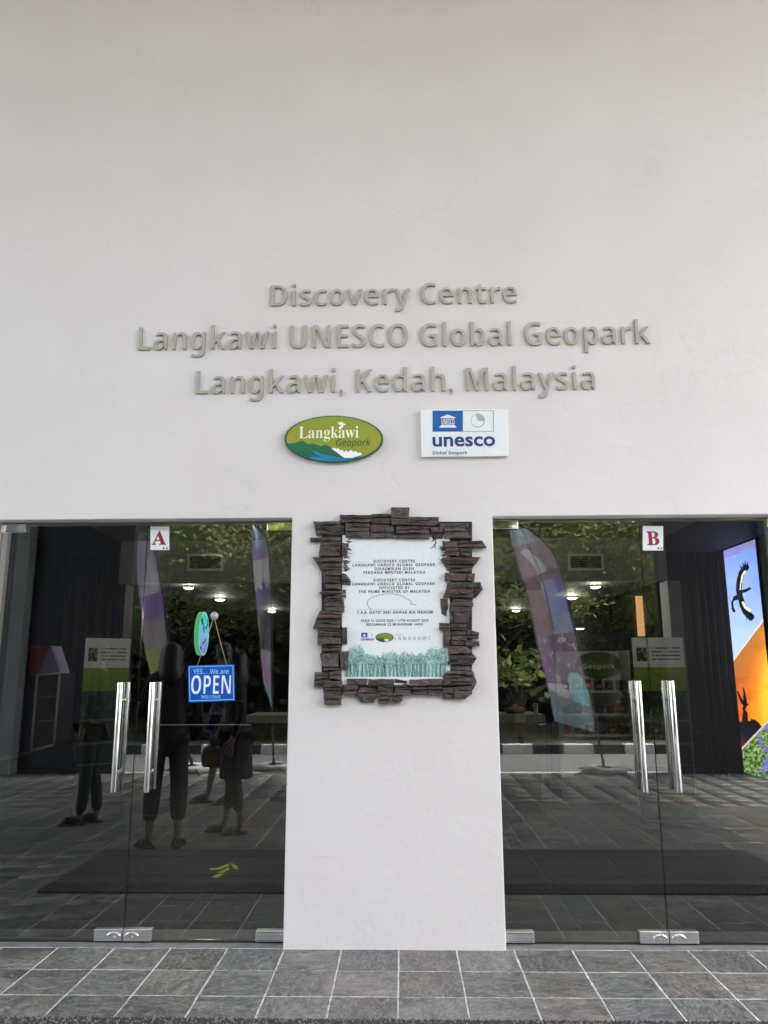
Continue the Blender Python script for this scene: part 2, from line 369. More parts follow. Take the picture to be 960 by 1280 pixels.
# ================================================================== THE SETTING
XL, XR = -.636, .529                       # pillar between the two openings
OL, OR = -2.398, 2.295                     # outer jambs
ZT = 2.303
def sheet(name, x0, x1, y0, y1, z, mat, kind='structure'):
    m = MB(); m.add([(x0,y0,z),(x1,y0,z),(x1,y1,z),(x0,y1,z)], [(0,1,2,3)]); o = m.build(name, mat, fix=False); return tag(o, kind=kind)
sheet('ground', -300, 300, -300, 300, -.16, M['soil'])
m = MB(); m.box((-40, -9.45, -.155), (40, -7.0, -.012)); tag(m.build('road', M['asphalt']), kind='structure')
m = MB(); m.box((-40, -16, -.155), (40, -9.63, .09)); tag(m.build('verge', M['soil']), kind='structure')

# building: one wall with the two openings cut into it
out = [(-8, 0), (OL, 0), (OL, ZT), (XL, ZT), (XL, 0), (XR, 0), (XR, ZT), (OR, ZT), (OR, 0), (8, 0), (8, 8.4), (-8, 8.4)]
out = [(-8, -.1)] + [(OL, -.1)] + out[2:3] + out[3:4] + [(XL, -.1), (XR, -.1)] + out[6:8] + [(OR, -.1), (8, -.1), (8, 8.4), (-8, 8.4)]
wall = MB().prism([(x, 0, z) for x, z in out], (0, .22, 0)).build('front_wall', M['plaster'], bevel=.005)
tag(wall, 'tall white plastered front wall with two glass entrances and a pillar between', 'wall')
m = MB(); m.box((-8, -7.4, 8.4), (8, .3, 8.65)); tag(m.build('porch_ceiling', M['soffit']), kind='structure')

# ---- porch floor: grout bed, single tiles, and the field of tiles too small to single out
TX, TY, TS = -.0294, .0138, .3
pf = MB(); pf.box((-8, -7.0, -.15), (8, .0199, -.0018)); floor = tag(pf.build('porch_floor', M['grout']), kind='structure')
def tile_mesh(name, sx, sy, seed, mats, h=.012, gap=.0034, chips=1):
    r = random.Random(seed); n = 4; vs = []; fs = []
    hx, hy = sx/2-gap, sy/2-gap
    ring = []
    for (a, b) in (((-hx, -hy), (hx, -hy)), ((hx, -hy), (hx, hy)), ((hx, hy), (-hx, hy)), ((-hx, hy), (-hx, -hy))):
        for k in range(n):
            t_ = k/n; ring.append((a[0]+(b[0]-a[0])*t_+r.uniform(-.0018, .0018)*chips, a[1]+(b[1]-a[1])*t_+r.uniform(-.0011, .0011)*chips))
    N = len(ring)
    vs = [(x, y, -h) for x, y in ring]+[(x, y, -.0022) for x, y in ring]+[(x*.982, y*.982, r.uniform(-.0008, .0004)) for x, y in ring]+[(0, 0, .0004)]
    for i in range(N):
        j = (i+1) % N; fs += [(i, j, N+j, N+i), (N+i, N+j, 2*N+j, 2*N+i), (2*N+i, 2*N+j, 3*N)]
    me = bpy.data.meshes.new(name); me.from_pydata(vs, [], fs); me.update()
    for mm in mats: me.materials.append(mm)
    return me
tiles = [tile_mesh('tile', TS, TS, k, [M['slate']]) for k in range(5)]
rr = random.Random(3); single = set(); n_t = 0
rows = [(0, -4, 9), (1, -4, 9), (2, -4, 9), (3, -14, 14)] + [(k, -13, 15) for k in range(7, 16)]
for k, i0, i1 in rows:
    for i in range(i0-2 if k < 3 else i0, i1+2 if k < 3 else i1):
        if n_t >= 298: break
        single.add((k, i)); n_t += 1
        o = link('tile', tiles[rr.randrange(5)], floor); o.location = (TX+(i+.5)*TS, TY-(k+.5)*TS, rr.uniform(-.0008, .0008)); o.rotation_euler = (rr.uniform(-.002, .002), rr.uniform(-.002, .002), rr.choice([0, PI/2, PI, -PI/2]))
V = []; F = []; C = []
for k in range(0, 24):
    for i in range(-26, 27):
        if (k, i) in single: continue
        cx, cy = TX+(i+.5)*TS, TY-(k+.5)*TS
        if cy-.16 < -7.0: continue
        h = TS/2-.0034; b = len(V); z = rr.uniform(-.001, .001)
        V += [(cx-h, cy-h, -.01), (cx+h, cy-h, -.01), (cx+h, cy+h, -.01), (cx-h, cy+h, -.01), (cx-h*.985, cy-h*.985, z), (cx+h*.985, cy-h*.985, z), (cx+h*.985, cy+h*.985, z), (cx-h*.985, cy+h*.985, z)]
        c = (rr.random(), 0, 0)
        for f in ((4, 5, 6, 7), (0, 1, 5, 4), (1, 2, 6, 5), (2, 3, 7, 6), (3, 0, 4, 7)): F.append([b+q for q in f]); C.append(c)
o = np_mesh('tile_field', V, F, [M['slate_field']], floor, C); tag(o, kind='stuff')
# threshold stone under the doors
m = MB()
for a, b in ((OL+.001, XL-.001), (XR+.001, OR-.001)):
    m.box((a, .0201, -.05), (b, .30, .003))
M['threshold'] = plain('threshold_stone', (.17, .175, .172, 1), .4, 0, .3, 14, .1)
tag(m.build('threshold', M['threshold']), kind='structure')

# ---- interior shell
IX = 7.0; IY = 17.0
m = MB(); m.box((-IX, .22, -.15), (IX, IY, -.0035)); ifl = tag(m.build('interior_floor', M['grout_in']), kind='structure')
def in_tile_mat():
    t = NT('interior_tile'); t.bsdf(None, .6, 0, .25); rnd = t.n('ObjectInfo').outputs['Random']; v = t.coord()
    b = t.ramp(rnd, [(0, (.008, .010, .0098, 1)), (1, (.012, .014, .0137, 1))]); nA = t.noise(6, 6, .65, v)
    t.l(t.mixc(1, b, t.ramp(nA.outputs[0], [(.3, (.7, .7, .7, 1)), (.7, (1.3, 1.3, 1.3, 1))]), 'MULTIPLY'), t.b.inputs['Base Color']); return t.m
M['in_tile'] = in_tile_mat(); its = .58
tm = tile_mesh('tile', its, its, 9, [M['in_tile']], .012, .002, .4)
V = []; F = []
for j in range(0, 29):
    for i in range(-9, 15):
        cx, cy = -1.91+(i+.5)*its, .305+(j+.5)*its
        if abs(cx)+its/2 > IX or cy+its/2 > IY: continue
        if j < 6 and -3.9 < cx < 3.9:
            o = link('tile', tm, ifl); o.location = (cx, cy, rr.uniform(-.0004, .0004)); continue
        h = its/2-.002; b = len(V); V += [(cx-h, cy-h, 0), (cx+h, cy-h, 0), (cx+h, cy+h, 0), (cx-h, cy+h, 0)]; F.append((b, b+1, b+2, b+3))
o = np_mesh('tile_field', V, F, [M['in_tile']], ifl); tag(o, kind='stuff')
def wallbox(name, a, b, mat): return tag(MB().box(a, b).build(name, mat), kind='structure')
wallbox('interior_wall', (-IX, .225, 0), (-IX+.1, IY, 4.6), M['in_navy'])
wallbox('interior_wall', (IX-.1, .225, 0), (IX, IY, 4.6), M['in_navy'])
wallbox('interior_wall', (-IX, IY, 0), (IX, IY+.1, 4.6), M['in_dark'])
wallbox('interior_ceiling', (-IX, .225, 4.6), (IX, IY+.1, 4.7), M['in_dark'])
BY = 5.0                                         # bulkhead
bz1 = onY(760, 672, BY).z; bz0 = onY(760, 726, BY).z; bx0 = onY(150, 700, BY).x; bx1 = onY(833, 700, BY).x
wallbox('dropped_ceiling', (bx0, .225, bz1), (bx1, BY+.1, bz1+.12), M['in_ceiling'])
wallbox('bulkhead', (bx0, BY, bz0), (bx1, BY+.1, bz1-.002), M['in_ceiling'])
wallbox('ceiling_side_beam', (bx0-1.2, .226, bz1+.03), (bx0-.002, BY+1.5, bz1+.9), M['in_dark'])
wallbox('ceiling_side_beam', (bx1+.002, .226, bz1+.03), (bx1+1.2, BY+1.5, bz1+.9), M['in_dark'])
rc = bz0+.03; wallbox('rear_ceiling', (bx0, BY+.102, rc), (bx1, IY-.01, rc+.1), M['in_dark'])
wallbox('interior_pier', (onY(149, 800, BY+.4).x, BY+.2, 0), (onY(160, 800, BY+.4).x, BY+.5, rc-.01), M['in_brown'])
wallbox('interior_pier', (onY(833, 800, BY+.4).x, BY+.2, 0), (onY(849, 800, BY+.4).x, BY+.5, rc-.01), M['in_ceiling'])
# curtains and brown walls deep inside
def curtain(x0, x1, y, z1, label):
    n = 60; pts = []
    for k in range(n+1):
        t_ = k/n; pts.append((x0+(x1-x0)*t_, y+.05*math.sin(t_*38)+.02*math.sin(t_*17+1)))
    V = [(x, yy, z) for z in (0.02, z1) for x, yy in pts]; n1 = n+1
    F = [(i, i+1, i+1+n1, i+n1) for i in range(n)]
    o = np_mesh('curtain', V, F, [M['drape']]); s = o.modifiers.new('thickness', 'SOLIDIFY'); s.thickness = .01
    tag(o, label, 'curtain', 'curtains along the hall sides')
curtain(onY(70, 800, 6.6).x, onY(150, 800, 6.6).x, 6.6, 3.3, 'dark brown curtain hanging behind the left entrance, beside the white panel board')
curtain(onY(868, 800, 6.6).x, onY(925, 800, 6.6).x, 6.6, 3.3, 'dark brown curtain hanging between the panel board and the glowing screen')

# ---- exterior setting behind the photographer, seen in the glass
for sx, lab in ((-1, 'left'), (1, 'right')):
    xa = mirY(160 if sx < 0 else 832, 900, -7.0).x; xb = mirY(36 if sx < 0 else 962, 900, -7.0).x
    t_ = empty('porch_screen_wall', ((xa+xb)/2, -7.0, 0), 0, 'tall charcoal screen wall at the %s porch edge, mirrored in the %s glass doors' % (lab, lab), 'wall', 'dark screen walls at the porch edge')
    MB().box((min(xa, xb), -6.98, 0), (max(xa, xb), -6.8, 8.38)).build('panel', M['ext_dark'], t_)
    m = MB(); c = xb+sx*.32
    t_ = empty('porch_column', (c, -6.6, 0), 0, 'grey rectangular porch column mirrored at the far %s edge' % lab, 'column', 'grey porch columns')
    m.box((c-.30, -6.95, 0), (c+.30, -6.6, 8.38)).build('shaft', M['column'], t_, bevel=.01)
    MB().box((c-.07, -6.602, 0), (c+.09, -6.594, 8.37)).build('groove', M['column_dark'], t_)
# kerb of separate painted blocks
kb = empty('kerb', (0, -9.54, 0), 0, 'black and white painted road kerb mirrored across both glass doors', 'kerb')
x = -9.9; bl = .53; k = 0; ph = mirY(666, 936, -9.45).x
i0 = int(math.floor((-9.9-ph)/bl))
bme = [None, None]
for i in range(i0, i0+38):
    cx = ph+(i+.5)*bl; wcol = (i % 2)
    if bme[wcol] is None:
        o = MB().box((-bl/2+.004, -.09, -.12), (bl/2-.004, .09, .15)).build('kerb_block', M['black_paint'] if wcol == 0 else M['white_paint'], None, bevel=.012); bme[wcol] = o.data
        o.parent = kb; o.location = (cx, 0, 0)
    else:
        o = link('kerb_block', bme[wcol], kb); o.location = (cx, 0, 0); b_ = o.modifiers.new('bevel', 'BEVEL'); b_.width = .012; b_.segments = 2

# ---- trees
def leaf_cloud(centers, n_per, sig, L, W, seed, droop=.25, tone=1.0):
    r = np.random.RandomState(seed); K = len(centers); N = K*n_per
    C = np.repeat(np.array(centers), n_per, 0); sg = np.repeat(np.array(sig).reshape(K, -1), n_per, 0)
    P = C+r.normal(0, 1, (N, 3))*sg*np.array([1, 1, .55]); P[:, 2] -= droop*np.abs(r.normal(0, .4, N))*sg[:, 0]
    d = r.normal(0, 1, (N, 3)); d[:, 2] = d[:, 2]*.45-.25; d /= np.linalg.norm(d, axis=1)[:, None]
    u = r.normal(0, 1, (N, 3)); q = np.cross(d, u); q /= np.linalg.norm(q, axis=1)[:, None]
    l = (L*r.uniform(.6, 1.25, N))[:, None]; ww = (W*r.uniform(.6, 1.2, N))[:, None]
    V = np.stack([P-d*l*.5, P+q*ww*.5, P+d*l*.5, P-q*ww*.5], 1).reshape(-1, 3)
    F = np.arange(N*4).reshape(N, 4)
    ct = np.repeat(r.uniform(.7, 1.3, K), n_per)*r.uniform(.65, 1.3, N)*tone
    hue = np.repeat(r.uniform(0, 1, K), n_per)[:, None]
    base = np.array([.125, .16, .085])*(1-hue)+np.array([.17, .185, .095])*hue
    return V, F, base*ct[:, None]
t = NT('tree_leaves'); a = t.n('VertexColor'); a.layer_name = 'Col'
d1 = t.n('BsdfPrincipled'); d1.inputs['Roughness'].default_value = .6; d1.inputs['Specular IOR Level'].default_value = .15; t.l(a.outputs[0], d1.inputs['Base Color'])
tl = t.n('BsdfTranslucent'); t.l(t.mixc(1, a.outputs[0], (1.6, 1.6, .9, 1), 'MULTIPLY'), tl.inputs[0])
mx = t.n('MixShader'); mx.inputs[0].default_value = .45; t.l(d1.outputs[0], mx.inputs[1]); t.l(tl.outputs[0], mx.inputs[2]); t.l(mx.outputs[0], t.out.inputs[0]); M['leaves'] = t.m
M['bark'] = plain('bark', (.085, .07, .055, 1), .9, 0, .4, 18, .6)
def tree(loc, H, R, seed, nc, n_per, L, W, label, tone=1.0, zlow=.28, group='roadside trees mirrored in the glass'):
    r = random.Random(seed); root = empty('leafy_tree', loc, 0, label, 'tree', group); X, Y, Z = loc
    tips = []; m = MB(); top = Vector((X+r.uniform(-.4, .4), Y, H*.72))
    m.tube([(X, Y, -.1), (X+.05, Y, H*.2), (X+r.uniform(-.2, .2), Y, H*.45), top], [H*.028, H*.022, H*.016, H*.006], 9)
    for k in range(nc):
        a = r.uniform(0, 2*PI); zz = H*(zlow+(.97-zlow)*r.random()); tz = (zz/H-zlow)/(1-zlow); rad = R*math.sqrt(max(.08, 1-(2*tz-.85)**2*.75))*(r.random()**.45)
        tips.append((X+rad*math.cos(a), Y+rad*math.sin(a), zz))
    m2 = MB()
    for k in range(0, nc, 2):
        p = Vector(tips[k]); s0 = Vector((X, Y, max(H*.16, p.z-H*.3))); mid = s0.lerp(p, .5)+Vector((r.uniform(-.3, .3), r.uniform(-.3, .3), r.uniform(0, .35)))
        m2.tube([s0, mid, p], [.06, .035, .008], 5, cap=False)
    m.build('trunk', M['bark'], root); m2.build('branches', M['bark'], root, fix=False)
    sig = [r.uniform(.28, .6)*R/3.2 for _ in tips]
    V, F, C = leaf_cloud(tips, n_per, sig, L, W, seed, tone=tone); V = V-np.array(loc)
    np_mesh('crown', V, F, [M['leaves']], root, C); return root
PW = 'mirrored above the %s'
TR = [(-5.4, -13.4, 8.5, 3.2, 'leafy roadside tree mirrored behind the first feather banner of the left doors'),
      (-1.9, -12.6, 8.8, 3.1, 'leafy roadside tree with low feathery branches mirrored above the blue hanging sign'),
      (1.8, -13.0, 9.0, 3.2, 'leafy roadside tree mirrored behind the wide banner in the right doors'),
      (4.9, -14.2, 8.2, 3.0, 'leafy roadside tree mirrored beside the white B notice'),
      (0.1, -16.2, 10.0, 3.6, 'tallest leafy tree further back, mostly hidden behind the white pillar'),
      (-8.6, -14.5, 8.8, 3.1, 'leafy tree far to the left behind the charcoal screen wall'),
      (8.2, -15.0, 9.2, 3.2, 'leafy tree far to the right behind the charcoal screen wall')]
for i, (x, y, h, r_, lab) in enumerate(TR):
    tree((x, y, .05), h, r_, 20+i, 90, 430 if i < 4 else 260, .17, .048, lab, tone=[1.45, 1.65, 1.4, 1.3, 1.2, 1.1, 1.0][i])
r_ = random.Random(5)
cs = [(r_.uniform(-24, 24), r_.uniform(-25, -20.5), r_.uniform(0, 12) if k_ % 3 else r_.uniform(0, 5)) for k_ in range(760)]
V, F, C = leaf_cloud(cs, 270, [r_.uniform(.8, 1.3) for _ in cs], .46, .22, 77, tone=.34)  # shade beneath the canopy is put into the low leaf tone
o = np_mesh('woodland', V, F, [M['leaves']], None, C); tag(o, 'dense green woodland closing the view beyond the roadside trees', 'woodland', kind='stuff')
# broad-leaved shrub by the kerb, mirrored left of the wide banner
c = mirY(648, 838, -10.1)
root = empty('broad_leaf_shrub', (c.x, -10.1, .09), 0, 'bright broad leaved shrub mirrored beside the pillar in the right doors', 'shrub')
m = MB(); r_ = random.Random(2); tips = []
for k in range(20):
    a = r_.uniform(0, 2*PI); tip = Vector((c.x+.42*math.cos(a)*r_.random()**.5, -10.1+.3*math.sin(a), c.z+r_.uniform(-.45, .38))); tips.append(tuple(tip))
    m.tube([(c.x+r_.uniform(-.04, .04), -10.1, .09), (c.x+(tip.x-c.x)*.3, -10.1, tip.z*.6), tip], [.016, .011, .004], 5, cap=False)
m.build('stems', M['bark'], root, fix=False)
V, F, C = leaf_cloud(tips, 12, [.11]*20, .2, .11, 8, tone=1.5); V = V-np.array((c.x, -10.1, .09)); np_mesh('foliage', V, F, [M['leaves']], root, C)
# low bushes behind the kerb
for i, (px, s) in enumerate(((190, .5), (232, .42), (300, .5), (344, .6), (768, .55), (812, .5))):
    c = mirY(px, 905, -11.2); root = empty('low_bush', (c.x, -11.2, .09), 0, ['low dark bush mirrored left of the charcoal screen edge', 'low dark bush mirrored beside the blue hanging sign', 'low dark bush mirrored behind the two standing people', 'low dark bush mirrored beside the narrow banner', 'low dark bush mirrored behind the right banner foot', 'low dark bush mirrored beyond the double handles of the right doors'][i], 'bush', 'low bushes behind the kerb')
    r_ = random.Random(i); tips = [(c.x+r_.uniform(-s, s), -11.2+r_.uniform(-.3, .3), .15+r_.random()*.8*s) for _ in range(22)]
    m = MB()
    for tp in tips[:8]: m.tube([(c.x, -11.2, .05), tp], [.015, .005], 5, cap=False)
    m.build('stems', M['bark'], root, fix=False)
    V, F, C = leaf_cloud(tips, 50, [.13]*22, .1, .04, 30+i, tone=.22); V = V-np.array((c.x, -11.2, .09)); np_mesh('foliage', V, F, [M['leaves']], root, C)  # leaf colour darkened to stand for shade under the trees

# ================================================================== GLASS DOORS
pb = {}
def add_leaf(x0, x1, hinge, lock_marks, label):
    """x0,x1 edges of the pane; hinge 'L' or 'R'"""
    g = .003; xa, xb = x0+g, x1-g; za, zb = .016, ZT-.008; yg0, yg1 = YG, YG+.012
    root = empty('glass_door_leaf', ((xa+xb)/2, YG, 0), 0, label, 'door', 'frameless glass door leaves')
    m = MB(); v = [(xa,yg0,za),(xb,yg0,za),(xb,yg0,zb),(xa,yg0,zb),(xa,yg1,za),(xb,yg1,za),(xb,yg1,zb),(xa,yg1,zb)]
    m.add(v, [(0,1,2,3)], 0).add(v, [(5,4,7,6)], 1).add(v, [(0,4,5,1),(1,5,6,2),(2,6,7,3),(3,7,4,0)], 2)
    m.build('glass_pane', [M['glass'], M['glass_back'], M['glass_edge']], root, fix=True)
    W_, Hh = .152, .052
    def patch(name, cx0, cx1, z0, z1, mat, mark=None):
        o = MB().box((cx0, YG-.016, z0), (cx1, YG+.028, z1)).build(name, mat, root, bevel=.0025)
        if mark is not None:
            c = Vector((mark, YG-.0165, z0+(z1-z0)*.42)); mm = MB()
            mm.tube([c+Vector((.034*math.cos(a), -.0035, .018*math.sin(a))) for a in [PI*k/10 for k in range(11)]], .0045, 6)
            mm.tube([c+Vector((0, .004, -.004)), c+Vector((0, -.006, -.004))], .009, 12)
            mm.build('lock_cylinder', M['steel'], o)
        else:
            mm = MB(); zz = (z0+z1)/2
            mm.box((cx0+.008, YG-.0175, z0+.006), (cx1-.008, YG-.016, z0+.0075)); mm.box((cx0+.008, YG-.0175, z1-.0075), (cx1-.008, YG-.016, z1-.006))
            mm.build('cover_edge', M['rubber'], o)
        return o
    hx = (xa, xa+W_) if hinge == 'L' else (xb-W_, xb); mx_ = (xb-W_, xb) if hinge == 'L' else (xa, xa+W_)
    patch('top_patch_fitting', hx[0], hx[1], ZT-.062, ZT-.010, M['polished'])
    patch('bottom_patch_fitting', hx[0], hx[1], .012, .066, M['satin'])
    patch('patch_lock', mx_[0], mx_[1], .012, .07, M['satin'], mx_[0]+W_*(.3 if hinge == 'R' else .7))
    # pull handle: a bar either side of the glass
    hc = (xb-.082) if hinge == 'L' else (xa+.095)
    z0 = onY(150, 990, YG-.05).z; z1 = onY(150, 853, YG-.05).z
    for side, yy in (('f', YG-.055), ('b', YG+.067)):
        m = MB(); hw = .0155
        m.tube([(hc, yy, z0), (hc, yy, z0+.002), (hc, yy, z1-.002), (hc, yy, z1)], [.0155, .0165, .0165, .0155], 28)
        o = m.build('pull_bar', M['steel'], root)
        for zz in (z0+.10, z1-.10):
            ya, yb = (yy+.0150, YG-.0005) if side == 'f' else (YG+.0125, yy-.0150)
            MB().tube([(hc, ya, zz), (hc, yb, zz)], .011, 14).build('standoff', M['steel'], o)
    return root
mL = -1.5115; mR = 1.399
add_leaf(OL+.004, mL, 'L', None, 'outer glass door leaf at the far left, dark steel patch in its top corner')
add_leaf(mL, XL-.004, 'R', None, 'glass door leaf left of the pillar bearing the A notice and the blue hanging sign')
add_leaf(XR+.004, mR, 'L', None, 'glass door leaf right of the pillar reflecting the wide banner')
add_leaf(mR, OR-.004, 'R', None, 'outer glass door leaf at the far right, glowing screen behind it')
# seal line on the floor beneath the glass
m = MB()
for a, b in ((OL+.004, XL-.004), (XR+.004, OR-.004)): m.box((a, YG-.004, .0031), (b, YG+.016, .0075))
tag(m.build('floor_seal', M['rubber']), kind='structure')

# notices A and B
def notice(ch, box, lbox, small, label):
    q = [(box[0], box[1]), (box[2], box[1]), (box[2], box[3]), (box[0], box[3])]; Y = YG-.0015; c = onY((box[0]+box[2])/2, box[3], Y)
    root = empty('letter_notice', c, 0, label, 'notice'); P = pxpoly(q, Y)
    MB().prism(P, (0, .0011, 0)).build('paper', M['board_white'], root)
    fit_text('letter', SERIFB(ch), lbox, Y-.0006, M['ink_red'], root, off=.012)
    m = MB()
    for x in small: m.add(pxpoly([(x-1.6, 686-1.6), (x+1.6, 686-1.6), (x+.4, 686+.6), (x-.4, 686+.6)], Y-.0006), [(0, 1, 2, 3)])
    m.build('small_mark', M['ink_black'], root, fix=False)
notice('A', (188, 658, 211.5, 687.5), (190, 663.5, 208, 681), (204.5, 208.5), 'white paper notice with red letter A on the left glass door')
notice('B', (803.5, 657.5, 829, 688), (808.5, 664, 824, 681.5), (823, 827), 'white paper notice with red letter B on the right glass door')

# blue sign hanging on strings from a suction hook, against the glass
Y = YG-.006
c = onY(264.5, 877, Y); root = empty('hanging_open_sign', c, 0, 'bright blue and white open sign hanging on two strings on the left door', 'sign')
P = pxpoly([(235, 832), (293, 830.5), (293.5, 876), (235.5, 878)], Y); t = NT('blue_sign_board'); t.bsdf(S(0, 88, 190), .35); t.b.inputs['Emission Color'].default_value = S(6, 96, 200); t.b.inputs['Emission Strength'].default_value = 0; M['sign_blue'] = t.m
MB().prism(P, (0, .004, 0)).build('board', M['sign_blue'], root)
M['sign_white'] = flat('white_sign_print', (.85, .9, .95, 1)); M['sign_cyan'] = flat('light_blue_sign_print', S(140, 205, 245))
fit_text('line_of_text', SANSB('YES......We are'), (241.5, 836, 286, 842.5), Y-.0008, M['sign_cyan'], root)
fit_text('line_of_text', SANSB('OPEN'), (239, 844, 288.5, 867.5), Y-.0008, M['sign_white'], root, off=-.012)
fit_text('line_of_text', SANSB('WELCOME'), (251.5, 869, 275.5, 873), Y-.0008, M['sign_cyan'], root)
m = MB()
for a, b in (((236.5, 833.6), (291.6, 832)), ((291, 832), (292, 874.8)), ((237.2, 876.2), (292, 874.2)), ((236.4, 834), (237.4, 876))):
    pa, pb_ = onY(*a, Y-.0008), onY(*b, Y-.0008); d = (pb_-pa).normalized(); n_ = Vector((-d.z, 0, d.x))*.0022
    m.add([pa-n_, pb_-n_, pb_+n_, pa+n_], [(0, 1, 2, 3)])
m.build('border', M['sign_cyan'], root, fix=False)
M['string'] = plain('jute_string', (.42, .36, .22, 1), .9)
hk = onY(267.5, 771, Y)
for e_ in ((246, 833.5), (283.5, 832.8)):
    pe = onY(*e_, Y-.002); MB().tube([hk, hk.lerp(pe, .5)+Vector((0, 0, -.003)), pe], .0018, 6).build('string', M['string'], root)
t = NT('clear_rubber'); t.bsdf((.32, .38, .36, 1), .15); M['suction'] = t.m
root = empty('suction_hook', hk, 0, 'clear suction hook stuck on the glass above the blue hanging sign', 'hook')
m = MB(); n = 18
for r0, y0, r1, y1 in ((.024, .0055, .021, .002), (.021, .002, .012, -.004), (.012, -.004, .007, -.012), (.007, -.012, .0, -.012)):
    vs = []; 
    for k in range(n):
        a = 2*PI*k/n; vs.append(hk+Vector((r0*math.cos(a), y0, r0*math.sin(a)+.006)))
    for k in range(n):
        a = 2*PI*k/n; vs.append(hk+Vector((r1*math.cos(a), y1, r1*math.sin(a)+.006)))
    m.add(vs, [(k, (k+1) % n, n+(k+1) % n, n+k) for k in range(n)], 0, True)
m.build('cup', M['suction'], root)
MB().tube([hk+Vector((0, -.012, .006)), hk+Vector((0, -.016, -.002)), hk+Vector((0, -.012, -.008)), hk+Vector((0, -.004, -.006))], .0016, 8).build('hook_wire', M['steel'], root)

# ================================================================== WALL SIGNS
def wall_line(s, x0, x1, y0, y1, label):
    me0 = text_mesh(SANSB(s), -.02); co = ext_of(me0); mn, mxx = co.min(0), co.max(0)
    ym = (y0+y1)/2; a = onY(x0, ym, -.019); b = onY(x1, ym, -.019); xm = (x0+x1)/2; zt = onY(xm, y0, -.019).z; zb = onY(xm, y1, -.019).z
    sx = (b.x-a.x)/(mxx[0]-mn[0]); sz = (zt-zb)/(mxx[1]-mn[1])
    root = empty('wall_lettering', ((a.x+b.x)/2, 0, zb), 0, label, 'lettering', 'raised lettering on the wall'); o0 = Vector(root.location)
    def adv(pre):
        if not pre: return 0.0
        return ext_of(text_mesh(SANSB(pre)+'|')).max(0)[0]-ext_of(text_mesh('|')).max(0)[0]
    names = {',': 'comma'}
    for i, ch in enumerate(s):
        if ch == ' ': continue
        ax = adv(s[:i]); me = text_mesh(SANSB(ch), -.02, .5, 0, 1, 5)
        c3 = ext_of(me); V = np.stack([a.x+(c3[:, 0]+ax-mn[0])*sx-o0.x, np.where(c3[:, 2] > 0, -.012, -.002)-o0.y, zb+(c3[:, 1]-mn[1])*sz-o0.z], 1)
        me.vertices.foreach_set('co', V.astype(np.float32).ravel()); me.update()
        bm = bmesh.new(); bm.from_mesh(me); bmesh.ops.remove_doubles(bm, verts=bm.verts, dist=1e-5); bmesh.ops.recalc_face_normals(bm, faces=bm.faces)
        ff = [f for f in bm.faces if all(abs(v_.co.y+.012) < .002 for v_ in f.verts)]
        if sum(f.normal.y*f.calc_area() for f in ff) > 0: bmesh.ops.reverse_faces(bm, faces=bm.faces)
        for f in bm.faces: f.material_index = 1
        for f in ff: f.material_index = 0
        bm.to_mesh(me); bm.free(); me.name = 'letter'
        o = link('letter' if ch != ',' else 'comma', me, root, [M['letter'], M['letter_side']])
    bpy.data.meshes.remove(me0)
wall_line('Discovery Centre', 338.5, 646.5, 352, 388.5, 'top line of raised olive grey letters reading Discovery Centre')
wall_line('Langkawi UNESCO Global Geopark', 173, 813.5, 402.5, 442.5, 'longest middle line of raised letters naming the UNESCO Global Geopark')
wall_line('Langkawi, Kedah, Malaysia', 245, 744.5, 458.5, 498.5, 'lowest line of raised letters ending in Malaysia')

# unesco plate
Y = -.022; c = onY(580, 571, Y)
root = empty('institution_plate', (c.x, 0, c.z), 0, 'white rectangular plate with blue temple emblem and unesco lettering', 'sign')
MB().prism(pxpoly([(525.5, 512), (634, 511.5), (635, 570), (526.5, 571)], Y), (0, .019, 0)).build('plate', M['board_white'], root, bevel=.0015)
def q5(x, y): return (515+x/7.385, 500+y/7.385)
def flatpoly(name, pts, Y, mat, parent):
    return MB().add(pxpoly(pts, Y), [tuple(range(len(pts)))]).build(name, mat, parent, fix=False)
Y1 = Y-.0008; Y2 = Y-.0014
flatpoly('blue_panel', [q5(190, 98), q5(470, 98), q5(470, 292), q5(190, 292)], Y1, M['ink_blue'], root)
m = MB()
for a, b, c_, d_ in ((472, 96, 754, 101), (472, 287, 754, 292), (748, 96, 754, 292)): m.add(pxpoly([q5(a, b), q5(c_, b), q5(c_, d_), q5(a, d_)], Y1), [(0, 1, 2, 3)])
n = 40; cx, cy = 608, 190
for k in range(n):
    a0, a1 = 2*PI*k/n, 2*PI*(k+1)/n; th = 7 if math.cos(a0-.5) > 0 else 3.5
    m.add(pxpoly([q5(cx+64*math.cos(a0), cy+64*math.sin(a0)), q5(cx+64*math.cos(a1), cy+64*math.sin(a1)), q5(cx+(64-th)*math.cos(a1), cy+(64-th)*math.sin(a1)), q5(cx+(64-th)*math.cos(a0), cy+(64-th)*math.sin(a0))], Y1), [(0, 1, 2, 3)])
m.build('frame_and_ring', M['ink_grey'], root, fix=False)
m = MB(); m.add(pxpoly([q5(608, 190), q5(590, 132), q5(625, 130), q5(655, 150), q5(668, 190), q5(640, 196)], Y2), [(0, 1, 2, 3, 4, 5)])
m.build('swirl', flat('silver_ink', (.42, .45, .48, 1)), root, fix=False)
m = MB(); m.add(pxpoly([q5(262, 160), q5(328, 133), q5(400, 160), q5(400, 168), q5(262, 168)], Y2), [(0, 1, 2, 3, 4)])
m.add(pxpoly([q5(268, 230), q5(395, 230), q5(412, 256), q5(250, 256)], Y2), [(0, 1, 2, 3)])
m.build('temple_emblem', M['ink_white'], root, fix=False)
fit_text('emblem_letters', SANSB('UNESCO'), (*q5(272, 172), *q5(392, 227)), Y2, M['ink_white'], root)
